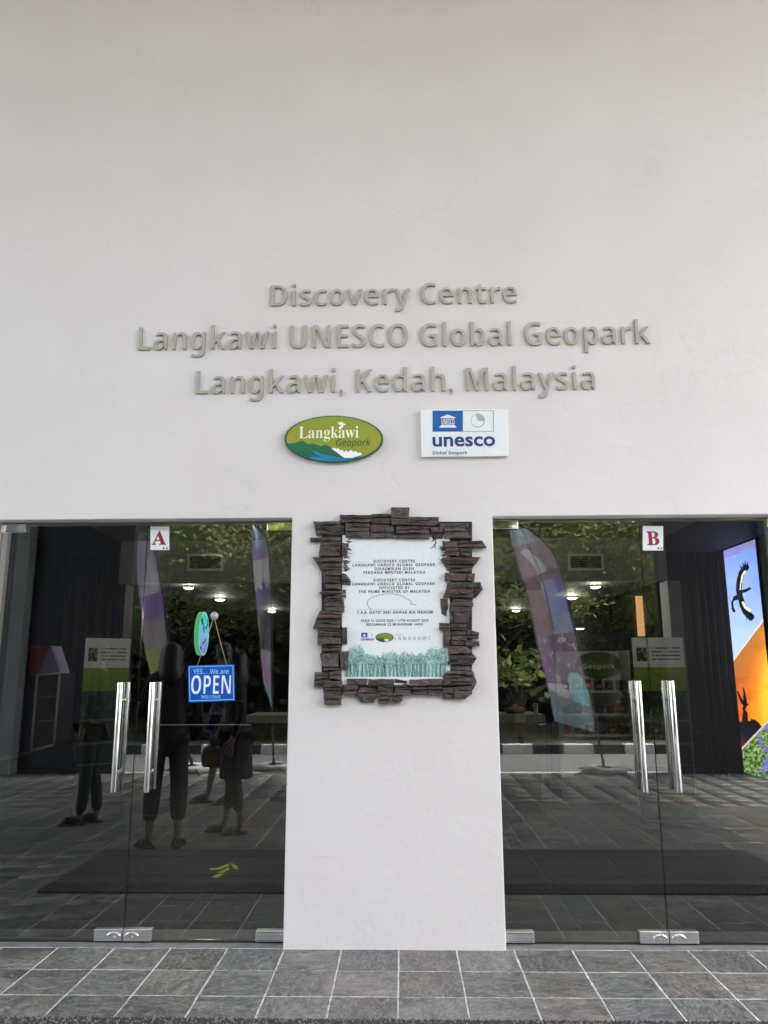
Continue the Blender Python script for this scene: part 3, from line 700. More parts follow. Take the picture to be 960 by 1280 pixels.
fit_text('lettering', 'unesco', (*q5(190, 336), *q5(768, 430)), Y2, M['ink_navy'], root, off=.022)
fit_text('small_lettering', SANSB('Global Geopark'), (*q5(190, 470), *q5(512, 512)), Y2, M['ink_navy'], root, off=-.01)

# oval plate
Y = -.024; cxp, cyp, ax, ay = 417.2, 548.6, 61.8, 29.2; c = onY(cxp, cyp+ay, Y)
root = empty('oval_park_plate', (c.x, 0, c.z), 0, 'green oval plate with hills, water and a white bird beside the unesco plate', 'sign')
N = 96; M['oval_edge'] = flat('oval_rim_green', S(28, 96, 66))
MB().prism([onY(cxp+ax*math.cos(2*PI*k/N), cyp+ay*math.sin(2*PI*k/N), Y) for k in range(N)], (0, .021, 0)).build('plate', M['oval_edge'], root, bevel=.002)
def q6(x, y): return ((x/6.4+340-cxp)/ax, (y/6.4+505-cyp)/ay)
HILL = [q6(*p) for p in [(100,318),(180,312),(240,292),(290,322),(330,315),(390,338),(430,322),(470,345),(500,375),(580,430),(580,480),(60,480)]]
WATER = [q6(*p) for p in [(295,345),(330,372),(400,402),(500,418),(570,432),(720,412),(640,480),(400,480),(290,450),(240,430),(330,425),(400,428),(352,398)]]
BUSH = [q6(*p) for p in [(470,352),(490,356),(500,348),(512,360),(530,352),(545,372),(560,366),(575,382),(592,372),(610,384),(630,368),(650,382),(668,376),(690,392),(705,388),(722,406),(640,432),(580,432)]]
def paint_oval(u, v):
    x, y = 2*u-1, 2*v-1; r = math.hypot(x, y)
    if r > .955: return None
    if inpoly(x, y, BUSH): return (245, 246, 240)
    if inpoly(x, y, WATER): return mixv((10, 150, 200), (20, 90, 130), (x+.6)*.8)
    if y > .86-.0*x and r > .5 and x < .5: return (20, 104, 104)
    if inpoly(x, y, HILL): return mixv((22, 110, 62), (16, 92, 84), (y-.2)*1.4)
    return mixv((140, 156, 42), (176, 150, 44), max(0, abs(x)*1.2-.35)*(1-abs(y-.1)))
P = lambda u, v: onY(cxp+ax*(2*u-1), cyp+ay*(2*v-1), Y-.0007)
painted('printed_face', P, 230, 110, paint_oval, M['print'], root)
def q6p(x, y): return (x/6.4+340, y/6.4+505)
fit_text('lettering', SERIFB('Langkawi'), (*q6p(216, 178), *q6p(693, 300)), Y-.0014, M['cream'], root, off=-.004)
fit_text('small_lettering', SANSI('Geopark'), (*q6p(514, 278), *q6p(790, 352)), Y-.0014, M['ink_green'], root)
bird = [(524,140),(548,146),(560,140),(568,152),(592,160),(585,168),(572,172),(566,186),(550,202),(538,204),(532,196),(536,184),(545,176),(556,170),(536,162),(522,158),(538,154)]
flatpoly('white_bird', [q6p(*p) for p in bird], Y-.0014, M['cream'], root)

# ================================================================== STONE FRAMED PLAQUE
def c1(*a): return [(380+x/7.3846, 625+y/7.3846) for x, y in zip(a[::2], a[1::2])]
def c2(*a): return [(490+x/7.3846, 625+y/7.3846) for x, y in zip(a[::2], a[1::2])]
def c3(*a): return [(380+x/7.3846, 755+y/7.3846) for x, y in zip(a[::2], a[1::2])]
def c4(*a): return [(490+x/7.3846, 755+y/7.3846) for x, y in zip(a[::2], a[1::2])]
ST = [c1(90,207,340,207,335,234,98,237), c1(98,241,375,237,378,325,115,330), c1(335,143,625,152,628,212,335,215), c1(380,220,607,225,605,300,385,300), c1(385,304,605,304,605,362,430,360,390,350),
 c1(622,135,800,135,800,222,625,225), c1(612,230,835,230,835,358,612,362), c1(805,73,975,75,968,150,968,236,808,240), c2(35,250,348,250,348,320,35,320), c2(30,325,346,325,345,365,30,365),
 c2(128,160,430,162,430,225,405,240,128,240), c2(355,255,473,255,473,310,355,310), c2(350,315,473,315,470,370,380,372,350,362), c2(435,220,708,220,706,250,665,256,435,250),
 c2(478,258,668,260,690,300,478,300), c2(478,304,692,304,738,357,600,362,478,360), c2(460,385,610,388,610,443,470,445), c2(613,385,830,382,868,443,735,448,613,442), c2(490,448,615,448,610,480,490,480),
 c2(620,450,730,455,720,525,620,525), c2(485,485,615,484,615,528,500,526), c2(490,535,815,535,770,595,480,600,450,578), c2(478,604,765,600,715,665,690,672,530,672,505,650),
 c2(485,680,690,680,690,752,485,750), c2(694,682,762,685,755,755,694,755), c2(510,762,812,762,815,815,500,818), c2(500,822,755,822,750,872,480,872), c2(812,765,838,825,770,908,748,900,757,826,812,819),
 c2(475,878,745,876,745,908,470,905), c2(445,910,515,912,520,1034,450,1034), c2(550,915,745,912,740,943,550,945), c2(530,950,745,947,745,988,535,985), c2(527,990,728,990,722,1040,527,1040),
 c4(450,0,518,0,505,125,452,92), c4(530,82,722,80,720,28,528,26), c4(560,85,720,83,700,175,560,178), c4(530,88,556,88,556,178,530,178), c4(545,183,685,183,680,218,545,218), c4(433,175,535,178,530,235,480,250,435,242),
 c4(470,250,536,242,536,395,472,402), c4(540,222,686,226,688,290,542,290), c4(690,238,800,265,798,322,690,318), c4(545,294,690,294,690,336,545,332), c4(668,330,800,345,805,388,700,395,668,380), c4(545,338,665,342,660,380,545,385),
 c4(515,398,680,388,722,425,745,455,518,462), c4(518,466,750,462,780,500,765,522,518,520), c4(515,525,765,526,735,562,515,562), c4(530,568,705,570,742,618,530,612), c4(470,650,515,618,748,624,762,670,466,690),
 c4(462,694,764,674,778,715,770,743,464,748), c4(464,772,566,768,566,876,470,876), c4(570,766,768,750,700,850,670,878,570,876), c4(160,695,455,690,462,748,160,755), c4(184,762,328,762,325,840,186,838),
 c4(332,760,462,755,462,845,328,846), c3(838,690,950,712,950,768,838,770), c3(838,792,990,790,992,840,830,843), c3(595,692,832,692,832,745,595,750), c3(400,688,590,688,580,745,400,742), c3(362,750,510,748,475,838,365,838),
 c3(520,770,678,766,678,850,640,908,530,912,472,842), c3(682,765,820,765,825,805,682,805), c3(682,809,822,809,822,845,685,848), c3(690,850,780,850,785,880,760,925,690,920), c3(788,850,918,848,912,880,885,915,788,915),
 c3(595,752,832,749,832,764,595,767), c3(838,774,990,772,990,788,838,790),
 c1(60,352,142,355,142,387,60,390), c1(148,350,345,352,345,385,148,385), c1(148,388,340,388,340,428,150,428), c1(148,432,345,430,345,478,146,480), c1(145,483,342,482,335,525,142,527), c1(355,405,415,410,400,520,350,515),
 c1(85,533,360,530,365,576,115,582), c1(118,585,365,580,355,650,155,655), c1(155,658,350,653,345,702,180,704), c1(180,706,335,706,340,770,185,772), c1(187,774,342,774,350,828,205,828), c1(350,680,390,690,435,750,430,788,348,785),
 c1(140,855,200,845,390,828,392,905,340,885,205,890,165,880), c1(205,893,350,890,350,914,200,914), c1(192,917,375,917,375,975,193,978), c1(193,981,375,979,375,1035,195,1035), c3(193,2,375,2,372,62,195,66),
 c3(150,70,355,68,355,132,120,135), c3(118,138,355,136,325,226,85,228), c3(130,230,352,228,345,298,130,300), c3(355,220,400,218,400,370,353,372), c3(130,304,348,303,348,372,130,376), c3(170,380,350,377,350,438,178,440),
 c3(150,458,332,442,325,582,180,584), c3(335,440,415,435,410,600,340,602), c3(185,588,332,586,345,612,190,613), c3(102,628,225,630,240,685,102,690), c3(232,628,350,615,352,700,245,690), c3(98,695,240,693,250,710,180,765,95,768),
 c3(190,714,355,706,355,765,188,766), c3(185,772,350,770,350,830,185,832), c3(185,836,350,835,345,928,190,928)]
rs = random.Random(11)
fc = onY(497, 880, 0); frame = empty('stone_framed_plaque', (fc.x, 0, fc.z), 0, 'white inauguration plaque in a rough brown stone frame on the white pillar', 'plaque')
m = MB()
for a in ((402, 652, 432, 858), (557, 652, 590, 868), (404, 652, 585, 671), (404, 851, 588, 866)):
    m.add(*[(lambda P: (P+[p+Vector((0, .009, 0)) for p in P], [(3,2,1,0),(4,5,6,7),(0,1,5,4),(1,2,6,5),(2,3,7,6),(3,0,4,7)]))(pxpoly([(a[0],a[1]),(a[2],a[1]),(a[2],a[3]),(a[0],a[3])], -.0095-.0003*a[0]/400))][0])
m.build('mortar_bed', plain('dark_mortar', (.035, .03, .028, 1), .95, 0, .3, 40), frame)
def halves(P, yc, sl, cx):
    def clip(P, s_):
        o = []; g = .35
        f = lambda p: s_*(p[1]-(yc+sl*(p[0]-cx)))-g
        for i in range(len(P)):
            a, b = P[i], P[(i+1) % len(P)]; fa, fb = f(a), f(b)
            if fa >= 0: o.append(a)
            if (fa >= 0) != (fb >= 0): q = fa/(fa-fb); o.append((a[0]+(b[0]-a[0])*q, a[1]+(b[1]-a[1])*q))
        return o
    return [q for q in (clip(P, 1), clip(P, -1)) if len(q) > 2]
ST2 = []
for P in ST:
    y0, y1 = min(p[1] for p in P), max(p[1] for p in P); x0, x1 = min(p[0] for p in P), max(p[0] for p in P)
    if y1-y0 > 8.2 and x1-x0 > 11 and rs.random() < .8:
        for q in halves(P, y0+(y1-y0)*rs.uniform(.35, .65), rs.uniform(-.07, .07), (x0+x1)/2): ST2.append(q)
    else: ST2.append(P)
for poly in ST2:
    d = rs.uniform(.018, .040); P = []
    for (x, y) in poly:                                       # subdivide the edges so that they break unevenly
        P.append((x, y))
    Q = []
    for i in range(len(P)):
        a, b = P[i], P[(i+1) % len(P)]; L_ = math.hypot(b[0]-a[0], b[1]-a[1]); k = max(1, int(L_/7))
        for j in range(k):
            t_ = j/k; Q.append((a[0]+(b[0]-a[0])*t_+(rs.uniform(-.4, .4) if j else rs.uniform(-.15, .15)), a[1]+(b[1]-a[1])*t_+(rs.uniform(-.45, .45) if j else rs.uniform(-.15, .15))))
    cx = sum(p[0] for p in Q)/len(Q); cy = sum(p[1] for p in Q)/len(Q); n = len(Q)
    def sh(p, k): 
        dx, dy = cx-p[0], cy-p[1]; L_ = math.hypot(dx, dy) or 1; return (p[0]+dx/L_*k, p[1]+dy/L_*k)
    tilt = rs.uniform(-.006, .006), rs.uniform(-.009, .009)
    base = [onY(x, y, -.001) for x, y in Q]; mid = [onY(x, y, -.001-(d-.005)) for x, y in Q]
    yoff = lambda p: -d+tilt[0]*(p[0]-cx)/15+tilt[1]*(p[1]-cy)/5+rs.uniform(-.0025, .0025)
    # keep the outline straight behind itself: same x,z as the base
    mid = [Vector((b.x, -.001-(d-.006)+rs.uniform(-.002, .002), b.z)) for b in base]
    topb = [sh(p, .7) for p in Q]; top = []
    for p in topb:
        w_ = onY(p[0], p[1], -.001); w_.y = yoff(p); top.append(w_)
    # layered split faces: an inner ring again raised or sunk
    inn = []
    for p in Q:
        q = (p[0]+(cx-p[0])*.45, p[1]+(cy-p[1])*.45); w_ = onY(q[0], q[1], -.001); w_.y = yoff(q)+rs.uniform(-.007, .004); inn.append(w_)
    cc = onY(cx, cy, -.001); cc.y = -d-rs.uniform(0, .004)
    fs = []
    for i in range(n):
        j = (i+1) % n; fs += [(i, j, n+j, n+i), (n+i, n+j, 2*n+j, 2*n+i), (2*n+i, 2*n+j, 3*n+j, 3*n+i), (3*n+i, 3*n+j, 4*n)]
    MB().add(base+mid+top+inn+[cc], fs).build('stone', M['stone_red'] if rs.random() < .62 else M['stone_grey'], frame)
# printed board
Y = -.0165
MB().prism(pxpoly([(428, 669), (562, 669), (563, 856), (427, 856)], Y), (0, .006, 0)).build('board', M['board_white'], frame)
Y1 = Y-.0006
def z6(x, y): return (420+x/6.4, 660+y/6.4)
LN = [('DISCOVERY CENTRE', 300, 633, 265), ('LANGKAWI UNESCO GLOBAL GEOPARK', 133, 793, 295), ('DIRASMIKAN OLEH', 311, 622, 326), ('PERDANA MENTERI MALAYSIA', 219, 716, 355),
      ('DISCOVERY CENTRE', 300, 633, 416), ('LANGKAWI UNESCO GLOBAL GEOPARK', 132, 793, 447), ('OFFICIATED BY', 344, 591, 478), ('THE PRIME MINISTER OF MALAYSIA', 180, 755, 508)]
for s_, a, b, y in LN: fit_text('line_of_text', s_, (*z6(a, y-11.5), *z6(b, y+11.5)), Y1, M['ink_black'], frame, off=.03, spacing=1.35)
fit_text('line_of_text', "Y.A.B. DATO' SERI ANWAR BIN IBRAHIM", (*z6(166, 662), *z6(774, 686)), Y1, M['ink_black'], frame, off=.03, spacing=1.3)
fit_text('line_of_text', 'PADA 11 OGOS 2023 / 11TH AUGUST 2023', (*z6(200, 729), *z6(738, 751)), Y1, M['ink_black'], frame, off=.03, spacing=1.3)
fit_text('line_of_text', 'BERSAMAAN 22 MUHARRAM 1445H', (*z6(242, 760), *z6(696, 782)), Y1, M['ink_black'], frame, off=.03, spacing=1.3)
def ribbon(m, pts, wd, Y):
    P = [onY(*z6(*p), Y) for p in pts]
    for i in range(len(P)-1):
        d = (P[i+1]-P[i]).normalized(); n_ = Vector((-d.z, 0, d.x))*wd; m.add([P[i]-n_, P[i+1]-n_, P[i+1]+n_, P[i]+n_], [(0, 1, 2, 3)])
m = MB(); sg = [(285,652),(262,636),(250,612),(250,590),(262,572),(290,553),(340,537),(400,528),(450,527),(500,535),(540,549),(570,570),(585,572),(600,590),(605,600),(595,608),(612,610),(640,612)]
ribbon(m, sg, .0011, Y1); m.build('signature', M['ink_black'], frame, fix=False)
m = MB(); ribbon(m, [(155, 655), (780, 655)], .0006, Y1-.0004); m.build('ruled_line', M['ink_grey'], frame, fix=False)
flatpoly('blue_logo', [z6(202, 838), z6(252, 838), z6(252, 876), z6(202, 876)], Y1, M['ink_blue'], frame)
flatpoly('logo_arch', [z6(216, 862), z6(227, 846), z6(238, 862), z6(238, 868), z6(216, 868)], Y1-.0005, M['ink_white'], frame)
fit_text('logo_lettering', 'unesco', (*z6(198, 883), *z6(304, 900)), Y1, M['ink_blue'], frame, off=.03)
m = MB(); ribbon(m, [(283, 845), (292, 857), (283, 869)], .0008, Y1); m.build('logo_mark', M['ink_blue'], frame, fix=False)
P = lambda u, v: onY(*z6(388+72*(2*u-1), 876+37*(2*v-1)), Y1)
painted('oval_logo', P, 40, 24, lambda u, v: None if math.hypot(2*u-1, 2*v-1) > 1 else ((24, 90, 60) if math.hypot(2*u-1, 2*v-1) > .9 or (v > .6 and u < .35+v*.2) else ((225, 232, 225) if v > .68 and .35 < u < .72 else (132, 142, 50))), M['print'], frame)
fit_text('logo_lettering', SANSB('NATURALLY'), (*z6(476, 850), *z6(540, 859)), Y1, M['ink_grey'], frame, spacing=1.4)
fit_text('logo_lettering', SANSB('LANGKAWI'), (*z6(468, 868), *z6(750, 898)), Y1, M['ink_grey'], frame, off=-.02, spacing=1.5)
def paint_mg(u, v):
    x = 62+831*u; y = 900+290*v; d = 0
    for cx, rx, topy, ry in HUMP:
        if y > topy and abs(x-cx) < rx:
            d = max(d, min(1, (y-topy+18*fbm(x*.05, y*.05, 2))/ry*1.6)*(1-((x-cx)/rx)**4))
    d = max(d, min(1, (y-1050)/60.)*.8) if y > 1050 else d
    n = fbm(x*.09, y*.07, 4)*1.1+.35*(vnoise(x*.3, y*.22, 8)-.5)
    if d < .12+n*.25: return None
    if y > 1095: return (mixv((110, 160, 155), (205, 222, 222), (math.sin(x*.2+2*fbm(x*.02, y*.02, 3))*.5+.5)*1.1-.1+(n-.5)))
    return mixv((205, 226, 224), (88, 138, 128), (n-.15)*1.25*d)
HUMP = [(90,120,975,160),(160,75,935,150),(300,60,1010,110),(430,80,985,130),(570,75,990,120),(690,60,1000,100),(790,80,950,150),(860,50,960,150),(640,50,1030,60),(510,50,1030,60),(360,50,1040,60),(240,60,1010,90)]
painted('printed_mangroves', lambda u, v: onY(*z6(62+831*u, 900+290*v), Y1), 150, 60, paint_mg, M['print'], frame)
# mangrove drawing along the foot and leaves in the corners
mats = ['ink_leaf', 'ink_leaf2', 'ink_leaf3']; mm = [MB() for _ in mats]
hump = [(90,120,975,160),(160,75,935,150),(300,60,1010,110),(430,80,985,130),(570,75,990,120),(690,60,1000,100),(790,80,950,150),(860,50,960,150),(640,50,1030,60),(510,50,1030,60),(360,50,1040,60),(240,60,1010,90)]
for cx, rx, topy, ry in hump:
    for k in range(95):
        a = rs.uniform(0, 2*PI); r0 = math.sqrt(rs.random()); x = cx+rx*.85*r0*math.cos(a); y = topy+ry*.5+ry*.55*r0*math.sin(a)
        if not (62 < x < 893): continue
        L_ = rs.uniform(7, 16); b = rs.uniform(-PI, 0); dx, dy = math.cos(b), math.sin(b); j = rs.choice([0, 1, 1, 2])
        mm[j].add(pxpoly([z6(x, y), z6(x+dx*L_*.5-dy*2.6, y+dy*L_*.5+dx*2.6), z6(x+dx*L_, y+dy*L_), z6(x+dx*L_*.5+dy*2.6, y+dy*L_*.5-dx*2.6)], Y1-.0002-.0001*j), [(0, 1, 2, 3)])
    for k in range(14):                                   # arching roots
        x = cx+rs.uniform(-rx*.7, rx*.7); 
        if not (70 < x < 880): continue
        s_ = rs.uniform(-1, 1); j = rs.choice([0, 1, 2]); pts = [(x+s_*22*(q/6)**1.6, 1085+rs.uniform(-3, 3)+105*q/6) for q in range(7)]; ribbon(mm[j], pts, .0009, Y1-.0002-.0001*j)
for cx, cy, n, a0, a1 in ((55, 300, 26, -.5, .9), (80, 120, 9, -.6, .9), (880, 200, 26, 2.3, 3.9), (800, 100, 14, 1.6, 3.2), (60, 240, 12, -.3, .6)):
    for k in range(n):
        a = rs.uniform(a0, a1); L_ = rs.uniform(35, 75); x, y = cx+rs.uniform(-8, 8), cy+rs.uniform(-50, 50); dx, dy = math.cos(a), math.sin(a); j = rs.choice([0, 2, 2])
        mm[j].add(pxpoly([z6(x, y), z6(x+dx*L_*.4-dy*4, y+dy*L_*.4+dx*4), z6(x+dx*L_, y+dy*L_), z6(x+dx*L_*.4+dy*4, y+dy*L_*.4-dx*4)], Y1-.0002-.0001*j), [(0, 1, 2, 3)])
for j, k in enumerate(mats):
    o = mm[j].build('printed_foliage', M[k], frame, fix=False); tag(o, kind='stuff')

# ================================================================== DOOR MAT AND FLOOR STICKER
M['mat'] = plain('loop_pile_mat', (.045, .043, .045, 1), .95, 0, .5, 160, .8); M['mat_tip'] = plain('worn_pile_tips', (.17, .155, .155, 1), .95, 0, .4, 90)
mx0, mx1, my0, my1 = -2.42, 2.72, -2.08, -.838
root = empty('door_mat', ((mx0+mx1)/2, (my0+my1)/2, 0), 0, 'wide dark grey ribbed door mat lying across both entrances', 'mat')
MB().box((mx0, my0, .0015), (mx1, my1, .009)).build('backing', M['mat'], root, bevel=.003)
V = []; F = []; mi = []; rg = np.random.RandomState(4); nx = int((mx1-mx0)/.010); 
for j in range(20):
    for i in range(nx):
        x = mx0+.005+i*.010+rg.uniform(-.002, .002); y = my1-.004-j*.011+rg.uniform(-.002, .002); s_ = rg.uniform(.003, .0045); h = rg.uniform(.003, .006); lx, ly = rg.uniform(-.002, .002, 2)
        b = len(V); V += [(x-s_, y-s_, .0088), (x+s_, y-s_, .0088), (x+s_, y+s_, .0088), (x-s_, y+s_, .0088), (x-s_*.5+lx, y-s_*.5+ly, .009+h), (x+s_*.5+lx, y-s_*.5+ly, .009+h), (x+s_*.5+lx, y+s_*.5+ly, .009+h), (x-s_*.5+lx, y+s_*.5+ly, .009+h)]
        k = 1 if rg.rand() < .3 else 0
        for f in ((0,1,5,4),(1,2,6,5),(2,3,7,6),(3,0,4,7),(4,5,6,7)): F.append([b+q for q in f]); mi.append(k)
V = np.array(V)-np.array(root.location)
o = np_mesh('loop_pile', V, F, [M['mat'], M['mat_tip']], root, None, mi); tag(o, kind='stuff')
# arrow marker stuck on the mat, mirrored in the glass
def zz(x, y): return mirZ(160+x/4, 900+y/4, .0098)
c = zz(480, 750); root = empty('floor_arrow_marker', c, 0, 'small yellow arrow marker on the door mat, mirrored low in the left doors', 'marker')
M['yellow'] = flat('yellow_vinyl', S(225, 225, 60))
for pts in (((403, 744), (452, 738), (500, 719), (508, 727), (455, 748), (412, 750)), ((442, 762), (478, 751), (500, 737), (510, 745), (472, 764)), ((516, 716), (545, 730), (552, 748), (532, 744), (520, 728)), ((415, 787), (438, 773), (470, 768), (474, 774), (448, 788))):
    P = [zz(*p) for p in pts]; MB().prism(P, (0, 0, .0006)).build('arrow_piece', M['yellow'], root)

# ================================================================== FEATHER BANNERS (outside, mirrored)
M['banner_pole'] = plain('black_banner_pole', (.02, .02, .022, 1), .4)
def interp(pts, t_):
    n = len(pts)-1; k = min(n-1, int(t_*n)); f = t_*n-k; return (pts[k][0]*(1-f)+pts[k+1][0]*f, pts[k][1]*(1-f)+pts[k+1][1]*f)
def resample(pts):
    L_ = [0]
    for a, b in zip(pts, pts[1:]): L_.append(L_[-1]+math.hypot(b[0]-a[0], b[1]-a[1]))
    o = []
    for k in range(25):
        s_ = L_[-1]*k/24
        for i in range(len(pts)-1):
            if L_[i+1] >= s_-1e-9:
                f = (s_-L_[i])/(L_[i+1]-L_[i]); o.append((pts[i][0]*(1-f)+pts[i+1][0]*f, pts[i][1]*(1-f)+pts[i+1][1]*f)); break
    return o
def banner(label, left, right, base, Yr, paint, nu, nv, bag):
    left = resample(left); right = resample(right); bp = mirZ(*base); Yr = bp.y
    root = empty('feather_banner', (bp.x, bp.y, 0), 0, label, 'banner', 'feather banners on weighted feet')
    def P(u, v):
        a = interp(left, v); b = interp(right, v); q = mirY(a[0]+(b[0]-a[0])*u, a[1]+(b[1]-a[1])*u, Yr); q.y += .05*math.sin(u*5+v*4)*(1-u)+.02*math.sin(v*17+u*3); return q
    painted('flag_cloth', P, nu, nv, paint, M['print_cloth'], root)
    pts = [P(1.0, k/16)+Vector((0, .01, 0)) for k in range(17)]; end = Vector((bp.x, bp.y, .10))
    MB().tube(pts+[pts[-1].lerp(end, .5), end], [.014]*17+[.014, .017], 8).build('mast', M['banner_pole'], root)
    m = MB()
    for k in range(4):
        a = PI/4+k*PI/2+.3; m.tube([(bp.x, bp.y, .10), (bp.x+.2*math.cos(a), bp.y+.2*math.sin(a), .07), (bp.x+.52*math.cos(a), bp.y+.52*math.sin(a), .015)], .012, 6)
    m.tube([(bp.x, bp.y, .05), (bp.x, bp.y, .2)], .022, 10); m.build('cross_foot', M['banner_pole'], root)
    mb = MB(); n = 26; rr_ = random.Random(int(base[0]))
    vs = []; fs = []
    ring = 10
    for k in range(n):
        a = 2*PI*k/n
        for q in range(ring):
            b = 2*PI*q/ring; rr2 = .075*(1+.3*math.sin(a*5+b)+rr_.uniform(-.12, .12)); R_ = .21*(1+.15*math.sin(a*2+1))
            vs.append((bp.x+(R_+rr2*math.cos(b))*math.cos(a), bp.y+(R_+rr2*math.cos(b))*math.sin(a), .055+.05*math.sin(b)*(1+.2*math.sin(3*a))))
    for k in range(n):
        for q in range(ring): fs.append((k*ring+q, ((k+1) % n)*ring+q, ((k+1) % n)*ring+(q+1) % ring, k*ring+(q+1) % ring))
    mb.add(vs, fs, 0, True).build('water_bag', bag, root)
M['bag_grey'] = plain('grey_vinyl_bag', (.2, .21, .22, 1), .4, 0, .2, 10); M['bag_white'] = plain('white_vinyl_bag', (.55, .56, .57, 1), .4, 0, .2, 10)
def darken(c, k=1.0): return tuple(x*k for x in c)
def fade(f, k=1.5, g=.15):
    def h(u, v):
        c = f(u, v); m_ = sum(c)/3; return tuple((x+(m_-x)*g)*k for x in c)
    return h
def paint3(u, v):
    n = fbm(u*4+v*2, v*16, 3); n2 = fbm(u*9, v*34, 9)
    if v < .105+.03*u: c = (118, 136, 142) if n2 < .62 else (150, 160, 165)
    elif v > .885-.06*(1-u)+.02*math.sin(u*3): c = mixv((108, 122, 128), (84, 98, 106), n*1.3+(.3 if abs(u-.5) < .1 else 0))
    else:
        c = mixv((112, 92, 108), (140, 116, 128), n)
        if v < .30 and .28 < u+.15*math.sin(v*18) < .52 and v > .14: c = mixv((150, 140, 165), (190, 180, 195), n2)
        if .27 < v < .33+.05*u: c = mixv((90, 70, 80), (120, 98, 100), n2)
        if .31 < v < .56 and u > .42+(v-.3)*.25: c = mixv((104, 108, 148), (126, 134, 168), n) if not (u > .8 and v < .38) else (86, 70, 140)
        if .35 < v < .56 and u < .42+(v-.3)*.25: c = mixv((112, 88, 92), (134, 108, 110), n)
        if .56 < v < .82: c = mixv((76, 62, 78), (120, 96, 118), n2*1.15); 
        if .56 < v < .82 and u < .35: c = mixv((96, 74, 104), (146, 118, 140), n2)
        if v > .56 and n2 > .70: c = (178, 160, 172)
        if v > .74 and u > .52 and (u-.72)**2/.06+(v-.84)**2/.011 < 1: c = mixv((70, 120, 190), (130, 180, 225), n2)
        if v > .80 and u < .46: c = mixv((170, 140, 158), (198, 172, 186), n)
        if u < .035 or (abs(u-.5) < .016 and v < .55): c = darken(c, .7)
    return darken(c, 1.12)
banner('widest feather banner with mauve photo print, leaning, mirrored in the right doors', [(637,659),(639,680),(648,715),(656,741),(670,804),(680,844),(688,872),(694,902)],
       [(645,656.5),(656,656.5),(670,666),(684,680),(696,696),(703,720),(715,769),(724,809),(731,839),(740.6,874),(746,916)], (755, 967), -6.9, fade(paint3), 44, 150, M['bag_grey'])
def paint1(u, v):
    n = fbm(u*3+1, v*7, 5); n2 = fbm(u*5, v*18, 2)
    if v < .12: return mixv((96, 110, 120), (130, 140, 150), n2)
    if v < .45: return mixv(mixv((128, 118, 165), (150, 140, 180), v*2), (196, 176, 196), (n-.42)*3.2)
    if v < .60: return mixv((112, 90, 138), (132, 106, 160), n2)
    if v < .80: return mixv((120, 112, 118), (142, 132, 132), n2)
    return mixv((140, 144, 92), (120, 134, 84), n2)
banner('left feather banner with lilac clouds print, mirrored beneath the A notice', [(162.5,664),(166,682),(172.5,722),(177.5,760),(179,800),(184,825),(188,850)],
       [(166,662),(175,661.5),(186,672),(195,692),(200,722),(206,760),(211,805),(217,850)], (239, 965), -6.9, fade(paint1, 1.6, .1), 26, 120, M['bag_white'])
def paint2(u, v):
    n = fbm(u*3+7, v*9, 8); n2 = fbm(u*4, v*26, 4)
    if v < .13+.06*(u-.5): return mixv((104, 116, 132), (128, 140, 156), n2)
    if v < .19: return (122, 112, 158)
    ridge = .345-.05*math.exp(-((u-.55)/.12)**2)+.012*math.sin(u*21)
    if v < ridge: return mixv((168, 166, 200), (186, 184, 214), n)
    if v < .43: return mixv((98, 86, 128), (112, 98, 142), n2)
    if v < .66: return mixv((78, 78, 84), (108, 110, 116), n2*1.1)
    if v < .74: return mixv((150, 128, 158), (178, 160, 188), n2)
    if v < .84: return mixv((196, 110, 134), (160, 140, 176), n2*1.3)
    return mixv((100, 132, 160), (140, 168, 188), n2)
banner('narrowest feather banner turned nearly edge on, mirrored beside the pillar in the left doors', [(315,657),(315.5,680),(317.5,722),(322.5,765),(326,815),(330,855),(336,875),(339,890)],
       [(318,656),(323,656),(332,665),(337,690),(339.5,740),(340,815),(340,852),(340.5,902)], (342, 963), -6.9, fade(paint2, 1.6, .1), 18, 120, M['bag_grey'])

# ================================================================== INSIDE THE HALL
# air grilles in the bulkhead
for (x0, y0, x1, y1), lab in (((235, 692.5, 279, 713.5), 'rectangular air grille in the bulkhead seen through the left doors'), ((709, 692.5, 755, 713), 'rectangular air grille in the bulkhead seen through the right doors')):
    a = onY(x0, y0, BY); b = onY(x1, y1, BY); root = empty('air_grille', ((a.x+b.x)/2, BY, b.z), 0, lab, 'grille', 'air grilles in the bulkhead')
    f_ = .028; m = MB(); m.box((a.x, BY-.02, a.z), (b.x, BY-.001, a.z-f_)); m.box((a.x, BY-.02, b.z), (b.x, BY-.001, b.z+f_)); m.box((a.x, BY-.0195, a.z-f_), (a.x+f_, BY-.001, b.z+f_)); m.box((b.x-f_, BY-.0195, a.z-f_), (b.x, BY-.001, b.z+f_))
    m.build('frame', M['board_white'], root)
    MB().box((a.x+f_, BY-.003, a.z-f_), (b.x-f_, BY-.0012, b.z+f_)).build('backing', M['rubber'], root)
    for k in range(7):
        z = b.z+f_+.008+(a.z-b.z-2*f_-.016)*k/6; MB().box((a.x+f_+.001, BY-.014, z-.002), (b.x-f_-.001, BY-.0055, z+.002)).build('slat', M['in_ceiling'], root)
